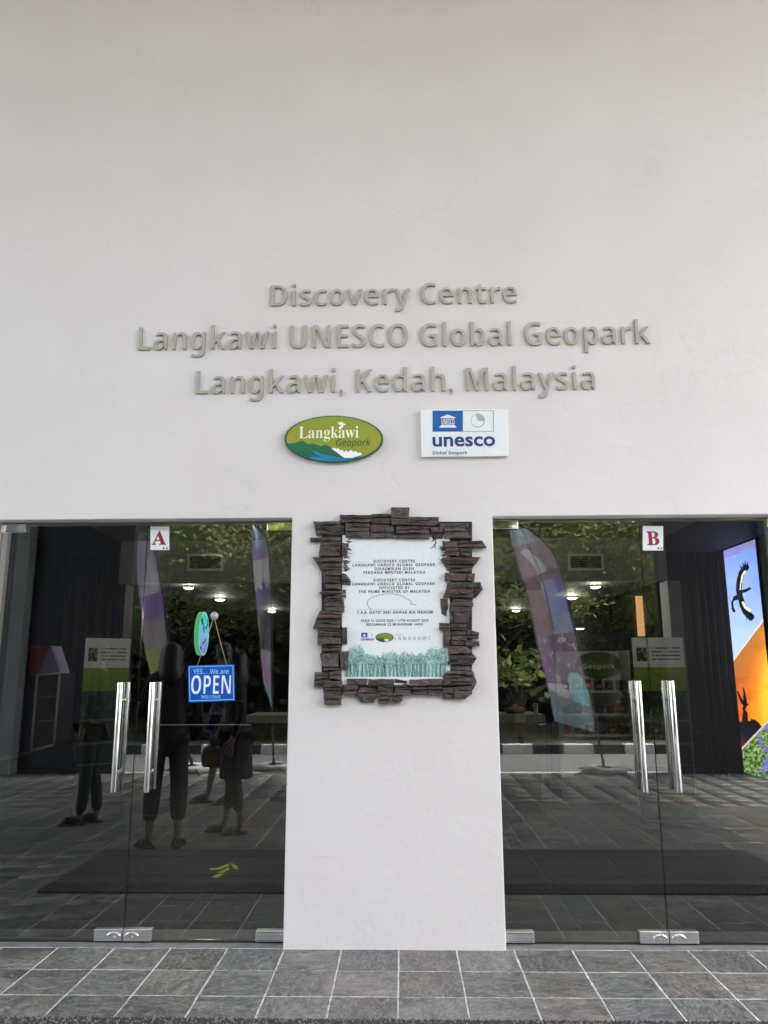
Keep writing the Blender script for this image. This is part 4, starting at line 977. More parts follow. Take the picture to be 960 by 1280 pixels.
# downlights: two unseen ones added as fill, then those in the rear ceiling
M['lamp'] = emit('warm_lamp', (1, .93, .8, 1), 4)
def lamp_light(root, dz, e=2.6):
    ld = bpy.data.lights.new('downlight_glow', 'POINT'); ld.energy = e; ld.color = (1, .9, .76); ld.shadow_soft_size = .06
    lo = bpy.data.objects.new('downlight_glow', ld); col.objects.link(lo); lo.parent = root; lo.location = (0, 0, dz)
for i, (x, y) in enumerate(((-2.2, 1.3), (2.2, 1.3))):  # added lamps, hidden by the lintel, to brighten the boards and rack
    root = empty('downlight', (x, y, bz1), 0, ['ceiling downlight just inside the left doors above the lintel', 'ceiling downlight just inside the right doors above the lintel'][i], 'lamp', 'round ceiling downlights')
    MB().lathe([(.08, -.002), (.08, -.02), (.065, -.03)], (x, y, bz1), 20).build('trim_ring', M['white_paint'], root)
    MB().lathe([(0.0001, -.05), (.04, -.045), (.065, -.028)], (x, y, bz1), 20).build('lens', M['lamp'], root); lamp_light(root, -.08, 4.2)
for i, (px, py) in enumerate(((236, 733), (275, 748), (340, 763), (744, 732), (715, 746), (645, 762), (725, 785))):
    c = onZ(px, py, rc-.01); r_ = 6.2/960*(c.y+D) * (.8 if i in (2, 5, 6) else 1)
    root = empty('downlight', (c.x, c.y, rc), 0, ['nearest warm ceiling downlight seen through the left doors', 'second ceiling downlight above the suction hook', 'farthest ceiling downlight of the left doors, beside the narrow banner', 'nearest warm ceiling downlight of the right doors, below the grille', 'second ceiling downlight of the right doors, right of the wide banner', 'ceiling downlight just left of the wide banner beside the pillar', 'smallest farthest ceiling downlight right of the wide banner'][i], 'lamp', 'round ceiling downlights')
    MB().lathe([(r_*1.25, -.002), (r_*1.25, -.02), (r_, -.03)], (c.x, c.y, rc), 20).build('trim_ring', M['white_paint'], root)
    MB().lathe([(0.0001, -.05), (r_*.6, -.045), (r_, -.028)], (c.x, c.y, rc), 20).build('lens', M['lamp'], root)
    lamp_light(root, -.07)
# glowing wall screen on the right
SX = 4.62
def scr(px, py): return onX(px, py, SX)
pa, pb_ = scr(901, 690), scr(915, 973); pn = scr(932, 680)
yF, yN = pa.y, pn.y-.28; zT, zB = pa.z, .06
root = empty('glowing_wall_screen', (SX, (yF+yN)/2, 0), 0, 'tall glowing screen showing blue sky, orange sunset and a black bird', 'screen')
MB().box((SX+.002, yF+.03, zB-.04), (SX+.1, yN-.02, zT+.03)).build('casing', M['rubber'], root)
def scr_uv(px, py):
    p = scr(px, py); return ((yF-p.y)/(yF-yN), (zT-p.z)/(zT-zB))
def SP(*a): return [scr_uv(860+x/3.76, 660+y/3.76) for x, y in zip(a[::2], a[1::2])]
def seg(x, y, pts, w0, w1=None):
    """distance test against a stroke whose width runs from w0 to w1"""
    w1 = w0 if w1 is None else w1; n = len(pts)-1
    for i in range(n):
        ax_, ay_ = pts[i]; bx, by = pts[i+1]; dx, dy = bx-ax_, by-ay_; t_ = max(0, min(1, ((x-ax_)*dx+(y-ay_)*dy)/(dx*dx+dy*dy))); w_ = w0+(w1-w0)*(i+t_)/n
        if (x-ax_-dx*t_)**2+(y-ay_-dy*t_)**2 < w_*w_: return True
    return False
BODY = [([(272,185),(252,212),(242,250),(238,290),(246,325)], 15, 13), ([(246,325),(256,362),(272,395),(296,418)], 13, 16), ([(222,330),(245,318)], 11, 12), ([(222,322),(208,350),(210,378),(216,390)], 4, 7),
        ([(245,300),(268,296),(290,284)], 9, 6), ([(256,195),(246,178)], 4, 2), ([(262,190),(257,165)], 4, 2), ([(270,186),(268,156)], 4, 2), ([(280,186),(280,162)], 4, 2), ([(280,405),(276,432)], 4, 2), ([(288,410),(288,438)], 4, 2), ([(300,410),(301,436)], 4, 2)]
PALE = [([(268,205),(256,222),(250,255)], 5, 4), ([(258,350),(270,374),(290,388)], 5, 6), ([(247,262),(245,290)], 2.5, 2)]
PERCH = [([(232,768),(246,800),(258,822)], 3, 8), ([(260,752),(266,785),(268,820)], 3, 9), ([(262,820),(275,832),(284,828)], 9, 3), ([(268,830),(262,856),(266,868)], 9, 4), ([(268,868),(268,900)], 11, 14), ([(262,905),(290,918),(310,908),(330,925)], 9, 9), ([(240,925),(300,928),(350,938)], 16, 6), ([(298,898),(300,912)], 3, 4)]
def paint_s(u, v):
    p = Vector((SX, yF+(yN-yF)*u, zT+(zB-zT)*v)); x, y = to_px(p); X, Y = (x-860)*3.76, (y-660)*3.76; n = fbm(X*.05, Y*.05, 1); n2 = fbm(X*.012, Y*.02, 4)
    if v < .035: return mixv((118, 118, 182), (138, 136, 196), n)
    yo = 635-(X-207)*1.337; yw = 1032-(X-258)*1.04
    if Y > yw+6 and X > 225:
        if Y > 1158+(X-258)*.34: return mixv((90, 150, 178), (150, 190, 205), n)
        if X > 330 and n > .55: return mixv((70, 62, 140), (140, 124, 200), n)
        return mixv((34, 62, 22), (150, 176, 104), (fbm(X*.13, Y*.13, 7)-.28)*2.1)
    if abs(Y-yw) <= 6 and X > 250: return (198, 176, 168)
    if Y < yo:
        if any(seg(X, Y, *q) for q in PALE): return (236, 236, 196)
        if any(seg(X, Y, *q) for q in BODY): return mixv((10, 12, 26), (40, 42, 70), n-.3)
        if yo-Y < 16: return mixv((190, 192, 220), (222, 216, 226), (16-yo+Y)/16)
        return mixv((112, 140, 226), (178, 196, 246), (Y-80)/430+(n2-.5)*.35)
    if any(seg(X, Y, *q) for q in PERCH): return (10, 9, 12)
    if Y > 930: return mixv((14, 14, 30), (96, 40, 34), max(0, (Y-960)/80.)*(1 if X < 275 else .3)+(n-.5)*.2)
    k = max(0, min(1, (Y-yo)/330.)); e = max(0, (X-215-(Y-600)*.1)/110.)
    c = mixv((172, 106, 54), (222, 92, 22), k); c = mixv(c, (250, 166, 34), e*(.15+.8*k*k)); c = mixv(c, (255, 214, 84), max(0, e-.8)*1.1*k)
    c = mixv(c, (226, 168, 104), max(0, .5-abs(Y-(700-(X-215)*.2))/9.)*.7)
    return mixv(c, (140, 60, 26), max(0, (n2-.5)*.9))
painted('picture', lambda u, v: Vector((SX, yF+(yN-yF)*u, zT+(zB-zT)*v)), 76, 420, paint_s, M['screen'], root)
# warm lit strip panel
M['warm'] = emit('warm_lit_panel', S(225, 165, 105), .17); M['warm2'] = emit('yellow_lit_panel', S(210, 200, 60), .42)
Yp = 8.0; root = empty('lit_display_pillar', (onY(800, 900, Yp).x, Yp, 0), 0, 'narrow warm lit display pillar seen right beside the B door joint', 'display')
a, b = onY(795, 745, Yp), onY(806.5, 795, Yp); MB().box((a.x, Yp, a.z), (b.x, Yp+.05, b.z)).build('upper_light', M['warm'], root)
a2, b2 = onY(795.5, 797, Yp), onY(799.5, 860, Yp); MB().box((a2.x, Yp, a2.z), (b2.x, Yp+.05, b2.z)).build('lower_light', M['warm2'], root)
MB().box((a.x-.02, Yp+.052, 0), (b.x+.05, Yp+.16, a.z+.3)).build('post', M['in_dark'], root)
# information boards
def paint_board(u, v, mir=False):
    n = fbm(u*8, v*30, 6)
    if v < .17:
        if .07 < u < .28 and .06 < v < .135: return (62, 66, 56) if n > .45 else (150, 150, 130)
        if .36 < u < .93 and .055 < v < .14 and int((v-.055)/.011) % 2 == 0 and vnoise(u*50, int(v*90)) > .25: return (95, 95, 110)
        return (232, 230, 234)
    if v < .31: return mixv((136, 160, 44), (112, 138, 44), (v-.17)*5)
    if v < .46: return mixv((22, 38, 20), (80, 110, 52), (n-.35)*2)
    if abs(v-.47) < .006 or abs(v-.60) < .005 or abs(v-.72) < .004: return (90, 98, 84)
    return mixv((12, 30, 20), (22, 48, 28), n)
def board(px, w_, h_, Yb, rot, label):
    c = onY(px, 900, Yb); root = empty('information_board', (c.x, Yb, 0), rot, label, 'board', 'upright information boards')
    def add(name, mb, mats): 
        o = mb.build(name, mats); o.parent = root; return o
    add('casing', MB().box((-w_/2, .004, .03), (w_/2, .045, h_)), M['in_dark'])
    o = painted('printed_panel', lambda u, v: Vector((-w_/2+w_*u, 0, h_-(h_-.03)*v)), 40, 140, paint_board, M['print']); o.parent = root
    add('foot', MB().box((-w_/2-.02, -.12, .001), (w_/2+.02, .16, .028)), M['rubber'])
hz = onY(828, 797, 3.5).z
board(829, (onY(858, 800, 3.5).x-onY(794, 800, 3.5).x), hz, 3.5, 0, 'green and white information board standing behind the right door joint')
board(129, .46, onY(130, 798, 3.6).z, 3.6, math.radians(38), 'green and white information board turned sideways behind the left door handles')
# house-shaped cabinet on the far left
Yk = 5.4; root = empty('house_shaped_cabinet', (onY(60, 940, Yk).x, Yk, 0), 0, 'navy cabinet shaped like a small house with red roof and white framed glass', 'cabinet')
def k(px, py, dy=0): return onY(px, py, Yk+dy)
def zk(x, y): return (x/4, 640+y/4)
MB().prism([k(*zk(*p)) for p in ((160, 1200), (360, 1160), (380, 1290), (140, 1290))], (0, .5, 0)).build('plinth', M['in_navy'], root)
MB().prism([k(*zk(*p)) for p in ((186, 815), (298, 806), (268, 1165), (155, 1195))], (0, .5, 0)).build('body', M['in_navy'], root, bevel=.01)
MB().prism([k(*zk(*p), -.01) for p in ((255, 668), (300, 806), (188, 812))], (0, .3, 0)).build('gable', flat('lilac_print', S(170, 150, 215)), root)
MB().prism([k(*zk(*p), -.02) for p in ((150, 668), (253, 668), (188, 812), (150, 835))], (0, .28, 0)).build('roof', flat('red_roof_paint', S(165, 42, 58)), root)
m = MB()
for a, b in (((186, 815), (298, 806)), ((298, 806), (268, 1165)), ((268, 1165), (155, 1195)), ((155, 1195), (186, 815))):
    m.tube([k(*zk(*a), -.03), k(*zk(*b), -.03)], .016, 6)
m.build('door_frame', M['board_white'], root)
for y in (930, 1050): MB().tube([k(*zk(200-(y-900)*.1, y), -.02), k(*zk(280-(y-900)*.08, y-8), -.02)], .007, 6).build('shelf', M['white_paint'], root)
MB().prism([k(*zk(*p), -.012) for p in ((192, 820), (292, 812), (263, 1158), (162, 1188))], (0, .008, 0)).build('glass_front', plain('dull_glass', (.06, .07, .075, 1), .15, 0, .3, 6), root)
# round lit sign seen nearly edge on
Yr_ = 2.6; c = onY(252, 792, Yr_); root = empty('round_lit_sign', c, math.radians(91), 'round glowing cyan and violet sign seen nearly edge on above the blue sign', 'sign')
R_ = 26.8/960*(Yr_+D)
m = MB(); n = 40; vs = [(R_*math.cos(2*PI*k_/n), y, R_*math.sin(2*PI*k_/n)) for y in (-.02, .02) for k_ in range(n)]
m.add(vs, [(k_, (k_+1) % n, n+(k_+1) % n, n+k_) for k_ in range(n)]+[tuple(range(n, 2*n))], 0)
o = m.build('glowing_rim', emit('green_glow', S(100, 190, 130), .15)); o.parent = root
def paint_r(u, v):
    x, y = 2*u-1, 2*v-1; r = math.hypot(x, y)
    if r > 1: return None
    if r > .93: return (150, 235, 240)
    n = fbm(u*7, v*11, 12)
    if n > .64: return (30, 60, 120)
    return mixv(mixv((80, 220, 200), (130, 205, 235), v*1.6), (150, 130, 240), (v-.45)*1.8+(n-.5))
o = painted('printed_face', lambda u, v: Vector((R_*(2*u-1), -.022, -R_*(2*v-1))), 60, 60, paint_r, printed('lit_sign_print', em=.17)); o.parent = root
# reception counter
Yc = 4.9; ca, cb = onY(312, 893, Yc), onY(680, 893, Yc); ct = onY(650, 893, Yc).z; cb2 = onY(650, 903, Yc).z
root = empty('reception_counter', ((ca.x+cb.x)/2, Yc, 0), 0, 'reception counter with pale top and brown granite front behind the pillar', 'counter')
MB().box((ca.x-.03, Yc-.06, cb2), (cb.x, Yc+.6, ct)).build('counter_top', M['in_ceiling'], root, bevel=.005)
t = NT('brown_granite'); t.bsdf(None, .3); nn = t.noise(9, 8, .7, t.coord(), 1.2); t.l(t.ramp(nn.outputs[0], [(.3, (.04, .018, .016, 1)), (.6, (.10, .05, .042, 1)), (.75, (.2, .13, .11, 1))]), t.b.inputs['Base Color'])
MB().box((ca.x+.02, Yc, 0), (cb.x-.06, Yc+.55, cb2-.001)).build('granite_front', t.m, root)
c = onY(670, 893, Yc+.1); root = empty('paper_cup_stack', (c.x, Yc+.1, ct), 0, 'white paper cup stack on the counter right end', 'cups')
MB().lathe([(.0001, .003), (.022, .003), (.026, .05), (.025, .05), (.03, .1), (.03, .12), (.0001, .12)], (c.x, Yc+.1, ct), 16).build('cups', M['white_paint'], root)
c = onY(644, 890, Yc+.2); root = empty('fruit_basket', (c.x, Yc+.2, ct), 0, 'low basket of orange red fruit on the counter', 'basket')
MB().lathe([(.0001, .004), (.10, .004), (.14, .05), (.132, .05), (.095, .014), (.0001, .014)], (c.x, Yc+.2, ct), 20).build('basket', plain('wicker', (.12, .07, .03, 1), .8), root)
mo = plain('orange_fruit_skin', S(190, 74, 38), .5)
for k_ in range(7):
    a = k_*2*PI/6; r0 = 0 if k_ == 6 else .07; p = (c.x+r0*math.cos(a), Yc+.2+r0*math.sin(a), ct+.045+(.03 if k_ == 6 else 0))
    MB().lathe([(.0001, -.033), (.02, -.027), (.034, -.002), (.03, .018), (.012, .03), (.004, .025)], p, 12).build('fruit', mo, root)
# souvenir rack
Ys = 4.2; sa, sb = onY(703, 850, Ys), onY(786, 850, Ys)
root = empty('souvenir_rack', ((sa.x+sb.x)/2, Ys, 0), 0, 'white souvenir rack with three shelves seen right of the wide banner', 'rack')
M['rack'] = plain('white_rack_board', (.62, .62, .63, 1), .6, 0, .1, 8)
zt_ = onY(760, 813, Ys).z
MB().box((sa.x, Ys+.3, 0), (sb.x, Ys+.33, zt_)).build('back_panel', M['rack'], root)
MB().box((sb.x, Ys-.02, 0), (sb.x+.02, Ys+.34, zt_)).build('side_panel', M['rack'], root)
shelf_z = [onY(760, y, Ys).z for y in (863, 892, 918)]
for z in shelf_z+[.25]: MB().box((sa.x, Ys, z-.025), (sb.x-.001, Ys+.299, z)).build('shelf', M['rack'], root)
xx, zz_ = onY(745, 831, Ys), 0
t_ = MB(); n = 36; cx_, cz_ = onY(748, 831, Ys+.28).x, onY(748, 831, Ys+.28).z; rx_ = 29/960*(Ys+D); rz_ = 16/960*(Ys+D)
t_.prism([(cx_+rx_*math.cos(2*PI*q/n), Ys+.296, cz_+rz_*math.sin(2*PI*q/n)) for q in range(n)], (0, -.02, 0)); t_.build('oval_header', flat('olive_header', S(88, 112, 44)), root)
fit_text('header_lettering', SANSB('Geopark'), (728, 829, 769, 838), Ys+.274, M['ink_white'], root)
cols_ = [S(150, 30, 40), S(200, 200, 195), S(30, 30, 34), S(160, 60, 50), S(60, 70, 110)]; sm_ = [flat('souvenir_wrap', c_) for c_ in cols_]
adj = ['red', 'white', 'black', 'rust coloured', 'blue']; shn = ['top', 'middle', 'lowest']
rq = random.Random(8); pos_names = ['first', 'second', 'third', 'fourth', 'fifth', 'sixth']
for si, z in enumerate(shelf_z):
    for q in range(6):
        x = sa.x+.05+q*(sb.x-sa.x-.1)/5.2; ci = rq.choice([0, 0, 1, 2, 3, 3, 4]); h = rq.uniform(.07, .13); w_ = rq.uniform(.03, .042)
        root = empty('souvenir_box', (x, Ys+.1, z), 0, '%s souvenir pack, %s from the left on the %s rack shelf' % (adj[ci], pos_names[q], shn[si]), 'souvenir', 'souvenirs on the rack')
        m = MB(); m.box((x-w_, Ys+.06, z+.001), (x+w_, Ys+.14, z+h)); m.build('pack', sm_[ci], root, bevel=.004)
        m = MB(); m.box((x-w_-.003, Ys+.057, z+h), (x+w_+.003, Ys+.143, z+h+.014)); m.box((x-w_*.6, Ys+.0575, z+h*.3), (x+w_*.6, Ys+.0595, z+h*.6)); m.build('lid', sm_[(ci+1) % 5], root)
# dark blue display block between banner and rack
a, b = onY(684, 850, 5.6), onY(705, 928, 5.6); root = empty('navy_display_block', ((a.x+b.x)/2, 5.6, 0), 0, 'plain dark blue display block behind the wide banner', 'display')
MB().box((a.x, 5.6, 0), (b.x+.4, 5.9, a.z)).build('block', M['in_navy'], root, bevel=.01); MB().box((a.x-.03, 5.57, 0), (b.x+.43, 5.93, .08)).build('plinth', M['in_dark'], root)

# ================================================================== PEOPLE (standing in the porch, mirrored in the glass)
def skin_obj(name, pts, edges, rad, mat, parent, root_i=0, sub=1):
    me = bpy.data.meshes.new(name); me.from_pydata([tuple(p) for p in pts], edges, []); o = bpy.data.objects.new(name, me); col.objects.link(o); o.parent = parent
    me.materials.append(mat); o.modifiers.new('skin', 'SKIN')
    for i, v in enumerate(me.skin_vertices[0].data):
        r_ = rad[i]; v.radius = (r_, r_) if not isinstance(r_, tuple) else r_; v.use_root = (i == root_i)
    o.modifiers['skin'].use_smooth_shade = True
    s_ = o.modifiers.new('subdivision', 'SUBSURF'); s_.levels = sub; s_.render_levels = sub
    return o
def person(label, loc, heading, H, pose, C):
    s = H/1.70; root = empty('person', loc, heading, label, 'person', None)
    def P(x, y, z): return Vector((x*s, y*s, z*s))
    lean = pose.get('lean', 0)
    pel = P(0, 0, .95); wai = P(0, .01+lean*.3, 1.08); che = P(0, .01+lean*.7, 1.27); nb = P(0, -.01+lean, 1.43); nk = P(0, .0+lean*1.1, 1.50)
    hd = P(0, .02+lean*1.2, 1.585); tp = P(0, .01+lean*1.2, 1.655)
    pts = [pel, wai, che, nb, nk, hd, tp]; E_ = [(0,1),(1,2),(2,3),(3,4),(4,5),(5,6)]; R_ = [(.145*s,.10*s),(.125*s,.09*s),(.15*s,.10*s),(.085*s,.07*s),(.052*s,.052*s),(.078*s,.092*s),(.06*s,.07*s)]
    J_ = {}
    for sd_ in (-1, 1):
        k = 'L' if sd_ < 0 else 'R'; kn = pose.get('knee'+k, (sd_*.095, .02, .50)); an = pose.get('ankle'+k, (sd_*.10, -.02, .09)); tr_ = pose.get('toe'+k, (an[0]+sd_*.03, an[1]+.17, .03))
        i = len(pts); pts += [P(sd_*.09, 0, .86), P(*kn), P((kn[0]+an[0])/2, (kn[1]+an[1])/2-.015, (kn[2]+an[2])/2+.06), P(*an), P(an[0], an[1]+.03, .045), P(*tr_)]
        E_ += [(0,i),(i,i+1),(i+1,i+2),(i+2,i+3),(i+3,i+4),(i+4,i+5)]; R_ += [.085*s, .055*s, .048*s, .034*s, .036*s, (.038*s, .022*s)]; J_['leg'+k] = i
        el = pose.get('elbow'+k, (sd_*.25, -.03, 1.12)); wr = pose.get('wrist'+k, (sd_*.27, .05, .87))
        i = len(pts); shp = P(sd_*.165, lean*.9, 1.385); w_ = P(*wr); e_ = P(*el); d = (w_-e_).normalized(); palm = w_+d*.07*s
        pts += [shp, e_, w_, palm]; E_ += [(3,i),(i,i+1),(i+1,i+2),(i+2,i+3)]; R_ += [.055*s, .040*s, .026*s, (.036*s, .018*s)]; J_['arm'+k] = i
        q = d.cross(Vector((0, 1, 0))).normalized()
        if q.length < .1: q = Vector((1, 0, 0))
        fwd = q.cross(d).normalized()
        for f in range(4):
            a = palm+fwd*(-.028+.019*f)*s+d*.012*s; L_ = (.07, .078, .074, .058)[f]*s; j = len(pts)
            pts += [a, a+d*L_*.5-q*sd_*.004*s, a+d*L_-q*sd_*.018*s]; E_ += [(i+3,j),(j,j+1),(j+1,j+2)]; R_ += [.0095*s, .0085*s, .0075*s]
        j = len(pts); a = w_+d*.03*s+fwd*.03*s; pts += [a, a+(d+fwd*.8).normalized()*.05*s]; E_ += [(i+2,j),(j,j+1)]; R_ += [.012*s, .009*s]
    skin_obj('body', pts, E_, R_, C['skin'], root)
    def part(name, idx, ed, rad, mat): return skin_obj(name, [pts[i] for i in idx], ed, rad, mat, root)
    # shirt over chest and upper arms
    aL, aR, lL, lR = J_['armL'], J_['armR'], J_['legL'], J_['legR']; sl_ = pose.get('sleeve', .75)
    hemz = pose.get('hem', .90); hem = P(0, 0, hemz)
    sp = [hem, wai, che, nb, pts[aL], pts[aL].lerp(pts[aL+1], sl_), pts[aR], pts[aR].lerp(pts[aR+1], sl_)]
    skin_obj('top', sp, [(0,1),(1,2),(2,3),(3,4),(4,5),(3,6),(6,7)], [(pose.get('hemr', .165)*s, .125*s), (.145*s,.108*s), (.168*s,.118*s), (.10*s,.085*s), .068*s, .055*s, .068*s, .055*s], C['top'], root)
    if pose.get('long'):
        for k_ in (aL, aR): skin_obj('sleeve', [pts[k_].lerp(pts[k_+1], .6), pts[k_+1], pts[k_+2]], [(0,1),(1,2)], [.058*s, .05*s, .036*s], C['top'], root)
    if C.get('trousers'):
        e_ = pose.get('trouser_end', 1.0)
        A = []; 
        for l_ in (lL, lR):
            kk = pts[l_+1]; aa = pts[l_+3]; A.append((pts[l_], kk, kk.lerp(aa, .5*e_) + Vector((0, -.012*s*e_, 0)), kk.lerp(aa, e_)))
        tp_ = [pel]+list(A[0])+list(A[1]); rw = pose.get('leg_r', (.098, .072, .062, .052))
        skin_obj('trousers', tp_, [(0,1),(1,2),(2,3),(3,4),(0,5),(5,6),(6,7),(7,8)], [(.155*s,.112*s)]+[r*s for r in rw]*2, C['trousers'], root)
    if C.get('shorts'):
        tp_ = [pel, pts[lL], pts[lL+1].lerp(pts[lL], .2), pts[lR], pts[lR+1].lerp(pts[lR], .2)]
        skin_obj('shorts', tp_, [(0,1),(1,2),(0,3),(3,4)], [(.16*s,.12*s), .105*s, .095*s, .105*s, .095*s], C['shorts'], root)
    if C.get('skirt'):
        z1, z0, r1, r0 = C['skirt'][1]; m = MB(); n = 28; prof = []; vs = []; fs = []
        for k_ in range(7):
            t_ = k_/6
            for q in range(n):
                a = 2*PI*q/n; rr2 = (r1+(r0-r1)*t_)*(1+.06*t_*math.sin(a*7)); vs.append((rr2*s*math.cos(a)*1.05, rr2*s*math.sin(a)*.8, (z1+(z0-z1)*t_)*s))
        for k_ in range(6):
            for q in range(n): fs.append((k_*n+q, k_*n+(q+1) % n, (k_+1)*n+(q+1) % n, (k_+1)*n+q))
        o = np_mesh('skirt', vs, fs, [C['skirt'][0]], root); so_ = o.modifiers.new('thickness', 'SOLIDIFY'); so_.thickness = .008
        for p in o.data.polygons: p.use_smooth = True
    for l_ in (lL, lR):
        an = pts[l_+3]; to = pts[l_+5]; d = Vector((to.x-an.x, to.y-an.y, 0)).normalized(); q = Vector((-d.y, d.x, 0)); m = MB(); out_ = []
        for t_, w_ in ((-.06, .028), (-.045, .036), (0, .036), (.07, .043), (.13, .046), (.17, .036), (.19, .018)): out_.append((t_, w_))
        ring = [(an.x+d.x*t_*s+q.x*w_*s, an.y+d.y*t_*s+q.y*w_*s) for t_, w_ in out_]+[(an.x+d.x*t_*s-q.x*w_*s, an.y+d.y*t_*s-q.y*w_*s) for t_, w_ in out_[::-1]]
        m.prism([(x, y, .0015-loc[2]) for x, y in ring], (0, 0, .022*s))
        o = m.build('shoe_sole', C['sole']); o.parent = root
        if pose.get('sandal'):
            m2 = MB()
            for t_ in (.02, .10):
                c_ = Vector((an.x, an.y, 0))+d*t_*s; hh = .075 if t_ < .05 else .05
                m2.tube([c_+q*.045*s+Vector((0, 0, .02*s)), c_+q*.03*s+Vector((0, 0, hh*s)), c_-q*.03*s+Vector((0, 0, hh*s)), c_-q*.045*s+Vector((0, 0, .02*s))], .011*s, 6)
            o = m2.build('sandal_strap', C['sole']); o.parent = root
        else:
            skin_obj('shoe', [Vector((an.x, an.y, .06*s))-d*.02*s, Vector((an.x, an.y, .052*s))+d*.06*s, Vector((an.x, an.y, .04*s))+d*.15*s], [(0,1),(1,2)], [.045*s, (.046*s, .04*s), (.04*s, .03*s)], C['shoe'], root)
    # face
    fx = hd+Vector((0, .09*s, 0)); m = MB(); m.tube([fx+Vector((0, -.01*s, .03*s)), fx+Vector((0, .012*s, -.012*s)), fx+Vector((0, -.008*s, -.02*s))], [.006*s, .012*s, .006*s], 7); o = m.build('nose', C['skin']); o.parent = root
    for sd_ in (-1, 1):
        m = MB(); m.lathe([(.0001, -.009*s), (.008*s, -.004*s), (.009*s, .002*s), (.0001, .009*s)], fx+Vector((sd_*.032*s, -.012*s, .018*s)), 8); o = m.build('eye', M['ink_black']); o.parent = root
    m = MB(); m.tube([fx+Vector((-.024*s, -.014*s, -.045*s)), fx+Vector((0, -.004*s, -.047*s)), fx+Vector((.024*s, -.014*s, -.045*s))], .005*s, 6); o = m.build('mouth', C['lip']); o.parent = root
    # hair
    m = MB(); n = 24; vs = []; fs = []; hl = C['hair'][1]
    prof = [(0.002, .125), (.05, .112), (.085, .075), (.1, .02), (.098, -.03)]+([(.108, -.09), (.118, -.16), (.11, -.21), (.06, -.26)] if hl else [(.07, -.06)])
    for r0, z0 in prof:
        for q in range(n):
            a = 2*PI*q/n; yy = r0*1.12*math.sin(a)-.018; 
            if z0 < .06: yy = min(yy, .035 if z0 > -.05 else -.015)
            vs.append((hd.x+r0*math.cos(a)*s*(1+.07*math.sin(9*a+z0*40)+.05*math.sin(17*a)), hd.y+yy*s, hd.z+z0*s*(1+.06*math.sin(5*a))))
    for i_ in range(len(prof)-1):
        for q in range(n): fs.append((i_*n+q, i_*n+(q+1) % n, (i_+1)*n+(q+1) % n, (i_+1)*n+q))
    m.add(vs, fs, 0, True); o = m.build('hair', C['hair'][0]); o.parent = root
    return root, s, pts, J_
sk = plain('tan_skin', (.16, .095, .065, 1), .5); sk2 = plain('pale_skin', (.17, .105, .08, 1), .5); blk = plain('black_cloth', (.012, .012, .014, 1), .85, 0, .3, 20); nav = plain('navy_cloth', (.018, .03, .075, 1), .85)
hair = plain('black_hair', (.012, .009, .008, 1), .45); lip = plain('lip_skin', (.25, .09, .08, 1), .5); brn = plain('brown_leather', (.07, .045, .03, 1), .5); khaki = plain('dull_khaki_cloth', (.075, .06, .045, 1), .9)
red = plain('dark_maroon_cloth', (.016, .010, .011, 1), .85); legg = plain('dark_leggings', (.018, .015, .015, 1), .8)
p = mirZ(110, 1030); person('person in black clothes and dark trainers mirrored farthest left, beside the turned information board', (p.x, p.y, 0), math.radians(88), 1.70,
    {'ankleL': (-.08, -.05, .09), 'ankleR': (.08, .06, .09), 'hem': .84, 'long': 1, 'wristL': (-.2, .04, .88), 'wristR': (.2, .04, .88), 'elbowL': (-.21, -.03, 1.12), 'elbowR': (.21, -.03, 1.12)},
    dict(skin=sk, top=blk, trousers=blk, sole=brn, shoe=blk, hair=(hair, 0), lip=lip))
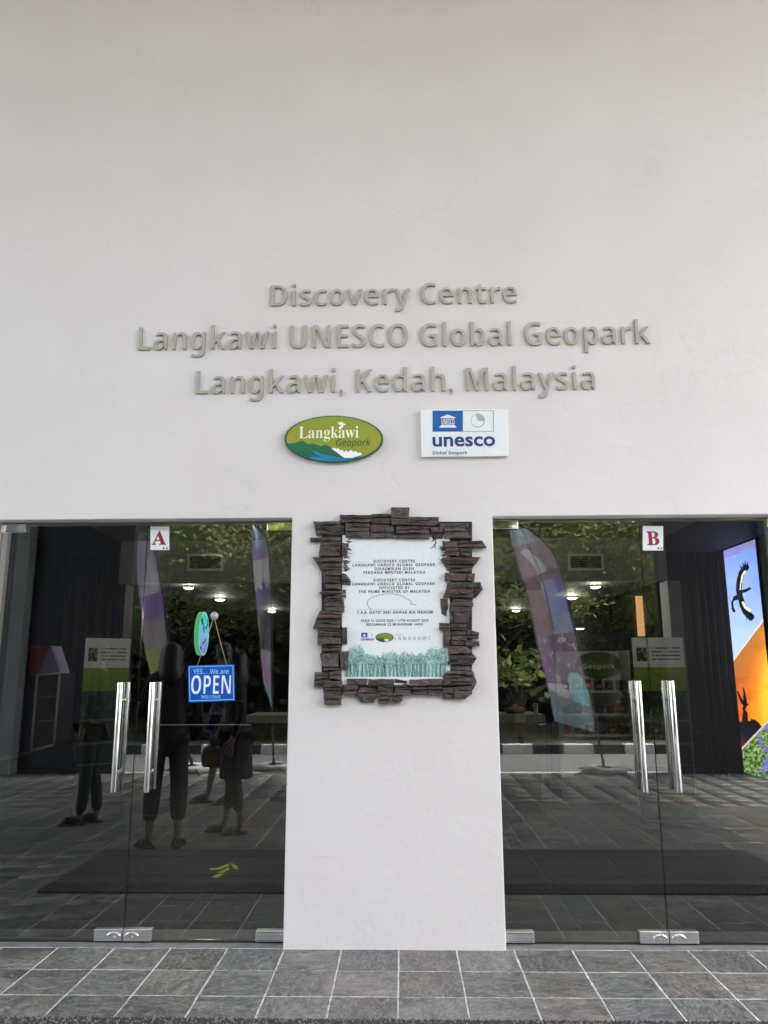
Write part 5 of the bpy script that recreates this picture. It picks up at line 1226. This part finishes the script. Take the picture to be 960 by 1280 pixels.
p = mirZ(203, 1060); person('person with long black hair and rolled dark leggings mirrored behind the inner left handle', (p.x, p.y, 0), math.radians(172), 1.66,
    {'ankleL': (-.12, -.02, .09), 'ankleR': (.12, -.02, .09), 'kneeL': (-.11, .03, .5), 'kneeR': (.11, .03, .5), 'toeR': (.22, .10, .03), 'toeL': (-.14, .14, .03), 'hem': .72, 'hemr': .19, 'sandal': 1, 'trouser_end': .72, 'leg_r': (.10, .08, .078, .062), 'long': 1, 'wristL': (-.12, .25, 1.05), 'elbowL': (-.25, .05, 1.1), 'wristR': (.14, .25, 1.08), 'elbowR': (.25, .05, 1.1)},
    dict(skin=sk2, top=blk, trousers=legg, sole=blk, shoe=blk, hair=(hair, 1), lip=lip))
p = mirZ(272, 1004); person('person in navy shorts and striped top mirrored just below the blue hanging sign', (p.x, p.y, 0), math.radians(60), 1.74,
    {'ankleL': (-.10, .08, .09), 'ankleR': (.10, -.10, .09), 'hem': .84, 'hemr': .17},
    dict(skin=sk, top=nav, shorts=nav, sole=brn, shoe=brn, hair=(hair, 0), lip=lip))
p = mirZ(292, 1041); r4, s4, pt4, j4 = person('person in dark skirt and sandals holding an orange bag, mirrored nearest the pillar', (p.x, p.y, 0), math.radians(75), 1.62,
    {'ankleL': (-.07, .08, .09), 'ankleR': (.08, -.06, .09), 'hem': .86, 'hemr': .18, 'sandal': 1, 'trouser_end': .75, 'leg_r': (.09, .07, .064, .052), 'long': 1, 'wristL': (-.2, .17, .86), 'elbowL': (-.25, .0, 1.1), 'lean': .02},
    dict(skin=sk2, top=blk, trousers=legg, skirt=(red, (.98, .50, .16, .185)), sole=brn, shoe=brn, hair=(hair, 1), lip=lip))
# bag carried by that person: a thing of its own
hw = Matrix.Rotation(math.radians(75), 4, 'Z') @ pt4[j4['armL']+3] + Vector((p.x, p.y, 0))
c = Vector((hw.x-.0, hw.y+.0, .55)); root = empty('hand_bag', c, 0, 'orange brown hand bag hanging from the hand of the skirted person', 'bag')
m = MB(); m.prism([c+Vector((dx, -.05, dz)) for dx, dz in ((-.10, .0), (.10, .0), (.115, .09), (.09, .18), (-.09, .18), (-.115, .09))], (0, .08, 0)); m.build('bag_body', plain('orange_leather', (.17, .09, .03, 1), .5), root, bevel=.02)
m = MB(); m.tube([c+Vector((-.07, 0, .18)), Vector((hw.x-.05, hw.y, hw.z-.07)), Vector((hw.x, hw.y, hw.z-.045)), Vector((hw.x+.03, hw.y, hw.z-.07)), c+Vector((.07, 0, .18))], .007, 6); m.build('bag_strap', brn, root)
